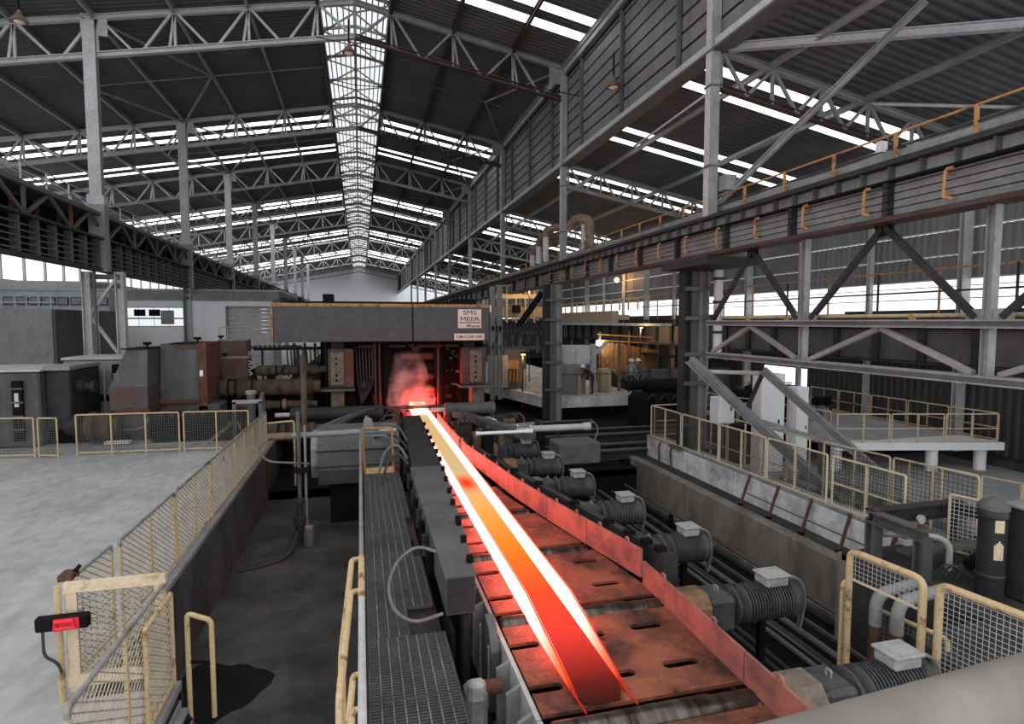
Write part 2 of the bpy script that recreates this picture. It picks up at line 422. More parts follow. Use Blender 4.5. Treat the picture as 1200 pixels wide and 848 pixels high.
part(pw, 'kerb_angle', M['steel'], 'box', -1.98, -1.8, 1, 6.35, -.02, .05)
tw = struct('wall_trench')
for i in range(5):
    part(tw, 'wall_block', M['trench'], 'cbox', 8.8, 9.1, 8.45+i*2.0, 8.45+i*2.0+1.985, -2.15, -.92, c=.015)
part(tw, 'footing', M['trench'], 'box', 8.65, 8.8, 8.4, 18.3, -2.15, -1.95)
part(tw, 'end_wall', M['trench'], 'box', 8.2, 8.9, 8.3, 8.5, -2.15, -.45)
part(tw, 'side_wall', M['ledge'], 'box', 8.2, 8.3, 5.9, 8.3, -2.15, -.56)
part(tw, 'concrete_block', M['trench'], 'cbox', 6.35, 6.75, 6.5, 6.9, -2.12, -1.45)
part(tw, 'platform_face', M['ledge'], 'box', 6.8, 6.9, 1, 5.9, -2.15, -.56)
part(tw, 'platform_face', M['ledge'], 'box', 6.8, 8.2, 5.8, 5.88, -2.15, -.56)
cw = struct('wall_coping')
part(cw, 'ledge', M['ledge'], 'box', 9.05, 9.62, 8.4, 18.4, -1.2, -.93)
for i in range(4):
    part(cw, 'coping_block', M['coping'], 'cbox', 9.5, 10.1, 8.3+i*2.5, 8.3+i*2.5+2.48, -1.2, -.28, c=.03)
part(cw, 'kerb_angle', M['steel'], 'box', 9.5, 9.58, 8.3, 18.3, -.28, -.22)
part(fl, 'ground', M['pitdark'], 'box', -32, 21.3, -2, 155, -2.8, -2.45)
part(pw, 'bed_face', M['wallc'], 'box', -4.5, 1.6, 17.6, 17.7, -1.7, -1.16)
part(pw, 'bed_face', M['wallc'], 'box', -4.6, -4.48, 19.6, 150, -1.5, -.03)
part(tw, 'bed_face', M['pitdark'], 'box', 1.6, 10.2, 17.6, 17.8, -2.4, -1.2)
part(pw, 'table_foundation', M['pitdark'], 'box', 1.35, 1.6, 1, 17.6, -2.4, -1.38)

# ================================================================== STEELWORK
ORD = ['nearest', 'second', 'third', 'fourth', 'fifth', 'sixth', 'seventh', 'eighth', 'ninth', 'tenth', 'eleventh', 'twelfth', 'thirteenth', 'fourteenth', 'fifteenth', 'sixteenth']
NX = (1.5, 4.13, 6.82, 9.5, 12.2, 14.9, 17.6, 20.3)
def main_truss(k):
    y = 26.4+12*k
    far = k >= 5
    t = thing('roof_truss', ('%s gabled roof truss from the camera, spanning the main hall under the ridge light' % ORD[k]) if not far
              else '%s gabled roof truss from the camera, small and far down the main hall' % ORD[k], 'truss', (0, y, 15), 'roof trusses of the main hall' )
    web = MB(); D = 1.45
    for s in (-1, 1):
        end = 21.5 if s < 0 else 9.35
        mt = M['steel_l'] if s < 0 else M['steel']
        mb = M['steel_l'] if s < 0 else M['maroon']
        part(t, 'top_chord', mt, 'ibeam', (0, y, zt(0)-.06), (s*end, y, zt(end)-.06), .2, .2, .03)
        part(t, 'bottom_chord', mb if k < 2 else M['steel'], 'ibeam', (0, y, zt(0)-D), (s*end, y, zt(end)-D), .22, .2, .03)
        xs = [x for x in NX if x <= end+.2]
        for i, x in enumerate(xs):
            if x > 9.3 and s > 0: x = 9.25
            w_ = .09
            def mem(a, b, nm):
                if far: web.bar(a, b, w_+.03)
                else: part(t, nm, mt, 'bar', a, b, w_)
            mem((s*x, y, zt(x)), (s*x, y, zt(x)-D), 'vertical')
            if not far and k < 3: mem((s*x+.0, y, zt(x)-.1), (s*x+.22*s, y, zt(x)-D), 'vertical')
            if i+1 < len(xs):
                xm = (x+xs[i+1])/2; x2 = min(xs[i+1], 9.25) if s > 0 else xs[i+1]
                mem((s*(x+.1), y, zt(x)-.1), (s*(xm-.14), y, zt(xm)-D), 'diagonal')
                mem((s*(x2-.1), y, zt(x2)-.1), (s*(xm+.14), y, zt(xm)-D), 'diagonal')
        mem((s*1.4, y, zt(1.4)-.1), (s*.1, y, zt(0)-D), 'diagonal')
        if not far:
            gx = -9.6 if s < 0 else 9.0
            part(t, 'gusset_plate', mt, 'box', gx-.45, gx+.45, y-.03, y+.03, zt(9.4)-.75, zt(9.4)+.02)
    mem((0, y, zt(0)), (0, y, zt(0)-D), 'vertical')
    if far: web.build('web_members', M['steel_l'], t, kind='stuff')
    return t
for k in range(11): main_truss(k)

def bay_truss(k):
    y = 14.4+12*k; far = k >= 4
    t = thing('bay_truss', ('%s sloping roof truss from the camera in the lower bay right of the cladding wall' % ORD[k]) if not far
              else '%s sloping roof truss from the camera, small and far along under the cladding wall' % ORD[k], 'truss', (9.5, y, 11), 'roof trusses of the lower right bay')
    D = 1.1; web = MB()
    part(t, 'top_chord', M['steel'], 'ibeam', (9.4, y, zr(9.4)-.15), (20.8, y, zr(20.8)-.15), .16, .16, .025)
    part(t, 'bottom_chord', M['maroon'] if k < 1 else M['steel'], 'ibeam', (9.4, y, zr(9.4)-D), (20.8, y, zr(20.8)-D), .16, .16, .025)
    xs = [9.5+1.62*i for i in range(8)]
    for i, x in enumerate(xs):
        def mem(a, b, nm):
            if far: web.bar(a, b, .09)
            else: part(t, nm, M['steel'], 'bar', a, b, .08)
        mem((x, y, zr(x)-.15), (x, y, zr(x)-D), 'vertical')
        if i < 7:
            xm = x+.81
            mem((x+.05, y, zr(x)-.2), (xm, y, zr(xm)-D), 'diagonal'); mem((xm, y, zr(xm)-D), (xs[i+1]-.05, y, zr(xs[i+1])-.2), 'diagonal')
    if far: web.build('web_members', M['steel'], t, kind='stuff')
for k in range(9): bay_truss(k)

# diagonals of the right bay roof
def brace(label, a, b, wd, mt, tubular=False, cat='brace'):
    t = thing('brace_beam', label, cat, a)
    if tubular: part(t, 'tube', mt, 'tube', [a, b], wd/2, 10, smooth=True)
    else: part(t, 'beam', mt, 'ibeam', a, b, wd, wd, .025)
    d = (V(b)-V(a)).normalized()
    part(t, 'end_plate', mt, 'bar', V(a)-d*.05, V(a)+d*.25, wd*1.5, .05)
    return t
brace('long steel diagonal tube rising from the crane girder up to the lower bay roof', (9.5, 14.44, 6.84), (11.64, 10.3, 10.4), .13, M['steel'])
brace('nearly level grey roof brace crossing the top right corner from the near column', (9.4, 14.4, 10.95), (13.63, 9.75, 9.9), .2, M['steel_l'])
brace('thin tubular brace under the right bay roof ending at the right edge', (14.39, 14.52, 10.0), (17.65, 12.54, 9.5), .1, M['steel_l'], True)
brace('thin tubular brace running up from the column foot of the lower bay roof', (9.4, 14.6, 7.9), (13.6, 14.8, 9.9), .09, M['steel'], True)
brace('thin pale brace below the sill beam left of the near right column', (9.75, 20.0, 10.0), (9.5, 15.1, 10.0), .07, M['steel_l'], True)

# ------------------------------------------------------------------ columns
def left_column(k):
    y = 26.4+12*k
    lab = ('%s tall grey steel column counted from the camera along the left crane girder' % ORD[k]) if k < 5 else '%s column from the camera in the left row, small and far beyond the mill' % ORD[k]
    t = thing('steel_column', lab, 'column', (-9.75, y, 0), 'left row of hall columns')
    part(t, 'upper_shaft', M['steel_l'] if k else M['steel'], 'ibeam', (-9.75, y, 7.6), (-9.75, y, zt(9.75)-.1), .28, .42, .04, up=(1, 0, 0))
    part(t, 'flange_cover', M['steel_l'], 'box', -9.96, -9.54, y-.17, y-.14, 7.6, zt(9.75)-.2)
    part(t, 'bracket', M['steel_l'], 'box', -10.05, -9.45, y-.22, y+.22, 8.15, 8.5)
    part(t, 'lower_web', M['steel'], 'box', -10.03, -9.47, y-.2, y+.2, 5.6, 8.15)
    if k < 6:
        for x in ((-10.25, -9.1) if k == 0 else (-9.75,)): part(t, 'leg', M['steel_l'], 'ibeam', (x, y, 0), (x, y, 5.6), .34, .3, .035, up=(1, 0, 0))
        for a, b in (((2.3, 3.9), (5.4, 3.9), (2.3, .6)) if k == 0 else ()):
            part(t, 'lacing_bar', M['steel_l'], 'bar', (-9.2, y, a), (-10.2, y, b), .16, .1)
        for z in (5.3, 4.95, .3): part(t, 'batten_plate', M['steel_m'], 'box', *((-10.2, -9.1) if k == 0 else (-9.95, -9.55)), y-.05, y+.05, z, z+.2)
        part(t, 'downpipe', M['steel_m'], 'cyl', (-9.9, y-.25, 0), (-9.9, y-.25, 5.6), .05)
for k in range(9): left_column(k)
def right_column(k):
    y = 14.4+12*k
    lab = ('%s tall grey steel column counted from the camera along the right crane girder' % ORD[k]) if k < 5 else '%s column from the camera under the cladding wall, small and far beyond the mill' % ORD[k]
    t = thing('steel_column', lab, 'column', (9.3, y, 0), 'right row of hall columns')
    top = zt(9.4)-.1 if k else 15.1
    part(t, 'upper_shaft', M['steel_l'], 'ibeam', (9.25, y, 6.4), (9.25, y, top), .26, .26, .03, up=(1, 0, 0))
    part(t, 'flange_cover', M['steel'], 'box', 9.12, 9.38, y-.16, y-.13, 6.4, top-.2)
    for z in (9.9, 7.8): part(t, 'splice_plate', M['steel_m'], 'box', 9.09, 9.41, y-.18, y+.16, z, z+.05)
    dx, dy, zb_ = (1.25, 1.9, -.28) if k == 0 else (0, 0, -1.2)
    if k < 7:
        y += dy
        part(t, 'leg', M['steel_d'], 'ibeam', (8.45+dx, y, zb_), (8.45+dx, y, 5.4), .3, .28, .03, up=(1, 0, 0))
        part(t, 'leg', M['steel'], 'ibeam', (9.05+dx, y, zb_), (9.05+dx, y, 5.4), .3, .28, .03, up=(1, 0, 0))
        part(t, 'web_panel', M['steel_m'], 'box', 8.6+dx, 8.95+dx, y-.02, y+.02, zb_, 5.4)
        for z in (.4, 1.7, 2.6, 3.7, 4.6): part(t, 'batten_plate', M['steel_m'], 'box', 8.35+dx, 9.2+dx, y-.2, y-.15, z, z+.12)
        if k == 0:
            part(t, 'cap_beam', M['steel_d'], 'box', 9.0, 10.6, 14.1, 16.5, 5.2, 5.42)
            part(t, 'pale_downpipe', M['offwhite'], 'cyl', (10.45, 15.7, 2.6), (10.45, 15.7, 5.3), .13, n=14, smooth=True)
            for z in (3.3, 4.2, 4.9): part(t, 'pipe_clamp', M['steel_d'], 'cyl', (10.45, 15.7, z), (10.45, 15.7, z+.08), .16, n=14)
            part(t, 'junction_box', M['steel'], 'box', 9.42, 9.75, 13.95, 14.25, 7.15, 7.55)
        part(t, 'base_plate', M['steel_m'], 'box', 8.15+dx, 9.4+dx, y-.35, y+.35, zb_-.01, zb_+.06)
for k in range(9): right_column(k)

# ------------------------------------------------------------------ right crane girder with conductor bars
g = thing('crane_girder', 'long dark plate crane girder on the right with conductor lines and orange brackets', 'girder', (9.3, 60, 5.4))
YA, YB = 3.5, 122
part(g, 'web', M['steel'], 'box', 9.22, 9.27, YA, YB, 5.5, 6.38)
part(g, 'bottom_flange', M['maroon'], 'box', 9.0, 9.5, YA, YB, 5.42, 5.5)
part(g, 'top_flange', M['steel_d'], 'box', 8.98, 9.5, YA, YB, 6.38, 6.46)
part(g, 'ledge_plate', M['black'], 'box', 9.04, 9.24, YA, YB, 6.10, 6.14)
for i in range(4): part(g, 'conductor_bar', M['black'], 'box', 9.06, 9.08, YA, YB, 5.62+i*.13, 5.635+i*.13)
st = None
for i in range(150):
    y = YA+.3+i*.6
    if y > 90: break
    big = i % 4 == 0
    o = part(g, 'stiffener', M['steel_m'], 'box', 9.08, 9.22, y, y+.03, 6.14, 6.38)
    if big: part(g, 'web_stiffener', M['steel_d'], 'box', 9.06, 9.22, y, y+.10, 5.5, 6.12)
for i in range(28):
    y = 5.95+i*1.55
    m = MB().tube([(9.02, y-.12, 6.06), (9.02, y, 6.06), (9.02, y+.02, 5.62), (9.02, y-.14, 5.58)], .026, 6, .05)
    m.bar((9.2, y, 6.0), (9.02, y, 6.0), .03); m.bar((9.2, y, 5.68), (9.02, y, 5.68), .03)
    m.build('conductor_bracket', M['orange'], g)
part(g, 'crane_rail', M['steel_d'], 'box', 9.2, 9.28, YA, YB, 6.46, 6.54)
p = thing('overhead_pipe', 'fat grey pipe running along the top of the right crane girder', 'pipe', (9.55, 60, 6.55))
part(p, 'pipe', M['steel'], 'tube', [(9.72, YA, 6.68), (9.72, YB, 6.68)], .15, 14, smooth=True)
for i in range(20): part(p, 'flange', M['steel'], 'cyl', (9.72, 6+i*5.8, 6.68), (9.72, 6.12+i*5.8, 6.68), .175, n=14)
part(p, 'valve', M['offwhite'], 'box', 9.35, 9.5, 9.05, 9.17, 6.78, 6.98)
for i in range(30): part(p, 'saddle', M['steel_m'], 'box', 9.5, 9.74, 5+i*3, 5.06+i*3, 6.46, 6.6)
h = thing('girder_handrail', 'orange handrail along the walkway above the right crane girder', 'handrail', (9.9, 40, 6.5))
part(h, 'top_rail', M['orange'], 'tube', [(9.47, YA, 7.06), (9.47, 60, 7.06)], .022, 6)
part(h, 'mid_rail', M['steel_d'], 'tube', [(9.47, YA, 6.80), (9.47, 60, 6.80)], .014, 6)
for i in range(38): part(h, 'post', M['orange'], 'bar', (9.47, 4.5+i*1.45, 6.46), (9.47, 4.5+i*1.45, 7.06), .05)
t = thing('pipe_bends', 'ochre lagged pipe bends rising above the right girder near the second column', 'pipe', (9.5, 26, 6.5))
for i, (dy, zz) in enumerate(((0, 8.0), (1.1, 7.7), (2.2, 7.4))):
    part(t, 'riser', M['steel_l'], 'tube', [(8.6, 27+dy, 6.5), (8.6, 27+dy, zz-.35)], .14, 10, smooth=True)
    part(t, 'lagged_bend', M['rustl'], 'tube', [(8.6, 27+dy, zz-.35), (8.6, 27+dy, zz), (9.7, 26.6+dy*.5, zz+.2)], .17, 10, .3, smooth=True)
t = thing('pipe_bends', 'ochre lagged swan neck pipe right of the second right column', 'pipe', (10.2, 25, 6.5))
part(t, 'riser', M['rustl'], 'tube', [(9.95, 24.8, 6.8), (9.95, 24.8, 8.2), (9.45, 25.3, 8.3), (9.3, 25.6, 7.9)], .2, 10, .3, smooth=True)
part(t, 'thin_riser', M['steel_l'], 'tube', [(9.75, 25.1, 6.8), (9.75, 25.1, 8.0)], .1, 8, smooth=True)

# ------------------------------------------------------------------ lattice between near right columns
lt = thing('side_lattice', 'grey lattice bracing frame under the right crane girder with diagonal members', 'truss', (9.35, 10, 2.7))
X = 9.35
part(lt, 'middle_chord', M['steel'], 'ibeam', (X, 2.5, 3.62), (X, 14.4, 3.62), .3, .14, .03)
part(lt, 'bottom_chord', M['steel'], 'ibeam', (X, 2.5, 2.75), (X, 14.4, 2.75), .3, .14, .03)
for y in (10.85, 6.95):
    part(lt, 'vertical', M['steel'], 'ibeam', (X, y, 3.68), (X, y, 5.42), .14, .14, .02)
    part(lt, 'vertical', M['steel'], 'ibeam', (X, y, 2.8), (X, y, 3.56), .14, .14, .02)
    part(lt, 'foot_plate', M['steel'], 'box', X-.02, X+.02, y-.35, y+.35, 3.68, 3.85)
for a, b in ((12.65, 14.25), (12.65, 11.05), (8.9, 10.65), (8.9, 7.15), (5.0, 6.75), (5.0, 3.1)):
    part(lt, 'upper_diagonal', M['steel_d'], 'bar', (X, a, 5.40), (X, b, 3.72), .10, .10)
    part(lt, 'lower_diagonal', M['steel'], 'bar', (X, a, 3.54), (X, b, 2.84), .09, .09)
for y in (12.65, 8.9): part(lt, 'apex_plate', M['black'], 'box', X-.03, X+.03, y-.18, y+.18, 5.22, 5.42)
t = thing('yellow_pipe', 'thin worn yellow pipe lying along the middle chord of the side lattice', 'pipe', (9.5, 9, 3.7))
part(t, 'pipe', M['yellow'], 'tube', [(9.55, 2.5, 3.76), (9.55, 14.2, 3.76)], .035, 8)
for y in (5, 8.4, 11.6, 13): part(t, 'clip', M['orange'], 'box', 9.5, 9.6, y, y+.06, 3.69, 3.8)
t = thing('orange_tube_rail', 'thin orange rail crossing behind the side lattice in front of the light band', 'handrail', (20.2, 16, 4))
for z, n in ((5.55, 'top_rail'), (4.75, 'mid_rail')): part(t, n, M['orange'] if z > 5 else M['steel_d'], 'tube', [(20.2, 8, z), (20.2, 40, z)], .035, 6)
for i in range(12): part(t, 'post', M['orange'] if i % 2 else M['steel_d'], 'bar', (20.2, 9+i*2.6, 3.9), (20.2, 9+i*2.6, 5.55), .06)

# ------------------------------------------------------------------ crane girder on the outer wall
g = thing('wall_crane_girder', 'dark stiffened crane girder fixed along the outer wall of the right bay', 'girder', (20, 40, 2))
part(g, 'web', M['steel_m'], 'box', 20.0, 20.05, 4, 90, 2.2, 3.5)
part(g, 'top_flange', M['steel_d'], 'box', 19.75, 20.3, 4, 90, 3.72, 3.8)
part(g, 'ledge_plate', M['black'], 'box', 19.8, 20.0, 4, 90, 3.38, 3.42)
part(g, 'bottom_flange', M['steel_d'], 'box', 19.7, 20.35, 4, 90, 2.1, 2.18)
for i in range(40): part(g, 'stiffener', M['steel_d'], 'box', 19.85, 20.0, 5+i*2, 5.3+i*2, 2.2, 3.4)
for i in range(120): part(g, 'rib', M['steel_m'], 'box', 19.82, 20.0, 14+i*.6, 14.05+i*.6, 3.42, 3.72)
t = thing('wall_walkway', 'dark wall walkway with thin railing below the outer crane girder', 'walkway', (19.5, 40, 1.4))
part(t, 'deck', M['black'], 'box', 19.2, 19.9, 28, 45, 1.38, 1.5)
part(t, 'top_rail', M['steel_m'], 'tube', [(19.2, 28, 2.35), (19.2, 45, 2.35)], .03, 6)
for i in range(12): part(t, 'post', M['steel_m'], 'bar', (19.2, 28+i*1.5, 1.5), (19.2, 28+i*1.5, 2.35), .04)
t = thing('beige_bridge', 'long beige box girder of an overhead crane with yellow railing, beyond the columns', 'crane', (19, 47, 3.5))
part(t, 'box_girder', M['tan'], 'cbox', 18.7, 19.3, 42, 56, 3.55, 4.5)
part(t, 'top_rail', M['yellow'], 'tube', [(18.8, 36, 5.3), (18.8, 56, 5.3)], .06, 6)
for i in range(14): part(t, 'post', M['yellow'], 'bar', (18.8, 36.3+i*1.5, 4.5), (18.8, 36.3+i*1.5, 5.3), .09)
part(t, 'walkway', M['offwhite'], 'box', 18.5, 19.3, 34, 58, 3.38, 3.55)
for y in (42, 55): part(t, 'end_carriage', M['tan'], 'box', 19.25, 20.2, y, y+.6, 3.80, 4.2)

# ------------------------------------------------------------------ left crane girder
g = thing('crane_girder', 'long dark crane girder on the left with lattice walkway and conductor bars', 'girder', (-9.75, 60, 5.6))
YA, YB = 15, 120
part(g, 'web', M['black'], 'box', -9.95, -9.88, YA, YB, 5.72, 6.8)
part(g, 'top_flange', M['steel_d'], 'box', -9.95, -9.5, YA, YB, 6.8, 6.88)
part(g, 'bottom_flange', M['steel_d'], 'box', -10.1, -9.6, YA, YB, 5.62, 5.70)
for i in range(5): part(g, 'conductor_bar', M['steel_m'], 'box', -9.72, -9.66, YA, YB, 5.78+i*.19, 5.82+i*.19)
for i in range(55): part(g, 'stiffener', M['steel_m'], 'box', -9.88, -9.62, YA+i*1.1, YA+.06+i*1.1, 5.7, 6.8)
part(g, 'walkway_chord', M['steel_m'], 'box', -9.75, -9.6, YA, YB, 7.72, 7.86)
part(g, 'walkway_deck', M['steel_d'], 'box', -10.9, -9.75, YA, YB, 7.72, 7.78)
part(g, 'rear_plate', M['black'], 'box', -10.6, -10.55, YA, YB, 6.8, 7.7)
for i in range(28):
    y = YA+i*3
    part(g, 'lattice_post', M['rust'] if i % 3 == 0 else M['steel_m'], 'bar', (-9.7, y, 6.88), (-9.7, y, 7.72), .09)
    part(g, 'lattice_diagonal', M['steel_m'], 'bar', (-9.7, y+.05, 6.9), (-9.7, y+1.45, 7.72), .09)
    part(g, 'lattice_diagonal', M['steel_m'], 'bar', (-9.7, y+1.55, 7.72), (-9.7, y+2.95, 6.9), .09)
    for q in (0, 1): part(g, 'rear_post', M['rust'], 'bar', (-10.4, y+.8+q*1.5, 6.88), (-10.4, y+.8+q*1.5, 7.72), .1)
h = thing('girder_handrail', 'thin pale handrail above the left crane girder walkway', 'handrail', (-10.8, 50, 7.8))
for z in (8.25, 8.6, 9.0): part(h, 'rail', M['steel_l'], 'tube', [(-10.9, YA, z), (-10.9, 90, z)], .025, 5)
for i in range(45): part(h, 'post', M['steel_l'], 'bar', (-10.9, YA+i*1.7, 7.8), (-10.9, YA+i*1.7, 9.0), .05)

# ------------------------------------------------------------------ hanging lamps
def pendant(loc, label, rod):
    x, y, z = loc
    t = thing('bell_lamp', label, 'lamp', (x, y, z+.45))
    m = MB().lathe((x, y, z+.42), (x, y, z), [(0, .05), (.08, .07), (.14, .11), (.28, .22), (.36, .27), (.40, .27)], 18)
    m.build('shade', M['rustl'], t, smooth=True)
    part(t, 'bulb_glass', M['sign'], 'lathe', (x, y, z+.10), (x, y, z-.06), [(0, .2), (.06, .2), (.12, .13), (.16, .03)], 16, smooth=True)
    part(t, 'hanger', M['black'], 'cyl', (x, y, z+.4), (x, y, z+rod), .03)
pendant((-.25, 25, 14.25), 'rusty bell lamp hanging in front of the ridge light', 1.35)
pendant((8.88, 20, 11.95), 'rusty bell lamp hanging before the cladding wall', 1.2)
pendant((-11.37, 25, 14.1), 'rusty bell lamp hanging in the top left corner', 1.2)
for (a, b, lab) in (((-1.5, 25.3, 14.9), (16, 24.2, 12.6), 'thin black cable strung below the first truss past the rusty lamps'),
                    ((-1.5, 28, 14.4), (1.5, 28, 14.25), 'short thin black cable strung across the ridge light')):
    t = MB().tube([a, ((a[0]+b[0])/2, (a[1]+b[1])/2, (a[2]+b[2])/2-.12), b], .02, 5).build('cable', M['black'], None, loc=a); tag(t, lab, 'cable')

# ================================================================== ROLLER TABLE
tb = thing('roller_table', 'glow-painted orange-red roller table with slotted plates running away to the mill', 'conveyor', (2.7, 10, -2.1))
RY = [4.95+2.04*i for i in range(10)]           # roller axes
def xr(y):                                      # right edge of the table, drawn in towards the mill
    pts = [(2, 3.78), (7.4, 3.88), (8.6, 3.72), (10.2, 3.40), (11.7, 3.08), (13.7, 2.80), (18, 2.62), (25, 2.62)]
    for (a, b), (c, d) in zip(pts, pts[1:]):
        if y <= c: return b+(d-b)*(y-a)/(c-a)
    return 2.62
XL = 1.62; ZT = -.1
def slotted_plate(y0, y1, slots):
    """flat plate XL..xr between y0,y1 with through slots (built as strips around the holes)"""
    m = MB()
    t = .04
    def slab(xa, xb, ya, yb, xbb=None):
        xbb = xb if xbb is None else xbb
        m.add([(xa,ya,ZT-t),(xb,ya,ZT-t),(xbb,yb,ZT-t),(xa,yb,ZT-t),(xa,ya,ZT),(xb,ya,ZT),(xbb,yb,ZT),(xa,yb,ZT)],
              [(0,3,2,1),(4,5,6,7),(0,1,5,4),(1,2,6,5),(2,3,7,6),(3,0,4,7)])
    ys = sorted(set([y0, y1]+[s[2] for s in slots]+[s[3] for s in slots]))
    for a, b in zip(ys, ys[1:]):
        cuts = sorted([(s[0], s[1]) for s in slots if s[2] <= a+1e-6 and s[3] >= b-1e-6])
        x = XL
        for c0, c1 in cuts:
            if c0 > x: slab(x, c0, a, b)
            x = max(x, c1)
        if x < xr(a)-.01: slab(x, xr(a), a, b, xr(b))
    return m
def rslot(cx, cy, l, wd):
    """slot with stepped rounded ends"""
    return [(cx-l/2, cx+l/2, cy-wd*.25, cy+wd*.25), (cx-l/2+wd*.12, cx+l/2-wd*.12, cy-wd*.42, cy-wd*.25), (cx-l/2+wd*.12, cx+l/2-wd*.12, cy+wd*.25, cy+wd*.42),
            (cx-l/2+wd*.3, cx+l/2-wd*.3, cy-wd*.5, cy-wd*.42), (cx-l/2+wd*.3, cx+l/2-wd*.3, cy+wd*.42, cy+wd*.5)]
for i, ry in enumerate(RY):
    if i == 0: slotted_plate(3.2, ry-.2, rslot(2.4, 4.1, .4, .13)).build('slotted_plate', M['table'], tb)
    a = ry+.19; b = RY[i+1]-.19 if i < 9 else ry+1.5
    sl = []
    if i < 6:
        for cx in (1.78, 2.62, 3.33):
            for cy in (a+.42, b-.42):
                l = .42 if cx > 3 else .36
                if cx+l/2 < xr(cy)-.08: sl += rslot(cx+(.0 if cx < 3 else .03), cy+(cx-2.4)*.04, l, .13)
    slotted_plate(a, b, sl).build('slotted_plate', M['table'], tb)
    # under-plate frame so that a slot shows a dark depth
    part(tb, 'cross_beam', M['black'], 'box', XL+.05, xr(ry+1)-.05, a+.2, b-.2, -.9, -.8)
    r = part(tb, 'roller', M['roller'], 'lathe', (XL+.02, ry, ZT-.13), (xr(ry)-.02, ry, ZT-.13),
             [(0, .13), (.05, .16), (1.0, .16), (1.02, .165), (xr(ry)-XL-.55, .165), (xr(ry)-XL-.5, .15), (xr(ry)-XL-.05, .15)], 26, smooth=True)
    part(r, 'roller_neck', M['steel_d'], 'cyl', (xr(ry)-.06, ry, ZT-.13), (xr(ry)+.25, ry, ZT-.13), .07, n=12)
# left side frame with flat ribs
for i in range(9):
    ya = 3.2+i*1.9
    part(tb, 'side_plate', M['steel_l'] if i < 2 else M['steel'], 'box', 1.55, 1.60, ya, ya+1.88, -1.4, ZT-.01)
    for q in range(4):
        y = ya+.1+q*.46
        part(tb, 'side_rib', M['steel'], 'prism', [(1.55, y, -.12), (1.40, y, -.2), (1.40, y, -.95), (1.55, y, -1.2)], (0, .05, 0))
part(tb, 'curved_guard', M['steel_m'], 'prism', [(1.42, 6.5, -.95), (1.42, 6.5, -.22), (1.42, 6.62, .0), (1.42, 6.85, .08), (1.42, 7.05, -.1), (1.42, 7.05, -.95)], (.10, 0, 0))
# loose nuts and a chunk of scale
for x, y in ((3.55, 6.75), (3.6, 5.55), (3.66, 7.6), (3.05, 5.15)):
    part(tb, 'bolt_head', M['rust'], 'cyl', (x, y, ZT), (x, y, ZT+.03), .03, n=6)

# ------------------------------------------------------------------ side guards (right)
def gpiece(name, label, pts, h0, h1, th=.035, boss=None):
    t = thing(name, label, 'guard', (pts[0][0], pts[0][1], ZT))
    for j, ((xa, ya), (xb, yb)) in enumerate(zip(pts, pts[1:])):
        m = MB(); dx, dy = xb-xa, yb-ya; L_ = math.hypot(dx, dy); nx, ny = dy/L_*th, -dx/L_*th
        nx, ny = abs(nx), 0
        g_ = .012/L_
        xa2, ya2, xb2, yb2 = xa+dx*g_, ya+dy*g_, xb-dx*g_, yb-dy*g_
        m.add([(xa2,ya2,h0),(xb2,yb2,h0),(xb2+nx,yb2,h0),(xa2+nx,ya2,h0),(xa2,ya2,h1),(xb2,yb2,h1),(xb2+nx,yb2,h1),(xa2+nx,ya2,h1)],
              [(0,3,2,1),(4,5,6,7),(0,1,5,4),(1,2,6,5),(2,3,7,6),(3,0,4,7)])
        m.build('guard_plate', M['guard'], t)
        for f in ((.25, .75) if L_ > 1.2 else (.5,)):
            x, y = xa+dx*f, ya+dy*f
            part(t, 'lifting_lug', M['guard'], 'tube', [(x+.02, y-.05, h1-.02), (x+.02, y-.04, h1+.06), (x+.02, y+.04, h1+.06), (x+.02, y+.05, h1-.02)], .014, 6, .04)
    return t
gpiece('side_guard', 'long red-lit side guard of upright plates along the right of the glowing beam',
       [(2.68, 21.5), (2.68, 18.2), (2.74, 15.6), (2.97, 13.6), (3.14, 12.0), (3.38, 10.5), (3.64, 9.1), (3.93, 7.68)], ZT, .33)
gpiece('side_guard', 'near glow-painted side guard plate in two lengths beside the bare rollers',
       [(3.86, 7.5), (3.80, 5.1), (3.76, 3.0)], ZT, .24)
bb = thing('backing_beam', 'dark grey box beam bracing the back of the long red side guard', 'beam', (4.2, 8, -.1))
pa = [(2.68, 16.6), (3.36, 12.2), (4.02, 8.6), (4.22, 7.55)]
for (xa, ya), (xb, yb) in zip(pa, pa[1:]):
    m = MB(); wd = .24
    m.add([(xa,ya,-.2),(xb,yb,-.2),(xb+wd,yb,-.2),(xa+wd,ya,-.2),(xa,ya,.30),(xb,yb,.30),(xb+wd,yb,.24),(xa+wd,ya,.24)],
          [(0,3,2,1),(4,5,6,7),(0,1,5,4),(1,2,6,5),(2,3,7,6),(3,0,4,7)])
    m.build('box_section', M['steel_d'], bb)
    for f in (.2, .6, .9): part(bb, 'clamp', M['black'], 'box', xa+(xb-xa)*f-.05, xa+(xb-xa)*f+.1, ya+(yb-ya)*f-.06, ya+(yb-ya)*f+.06, .28, .36)

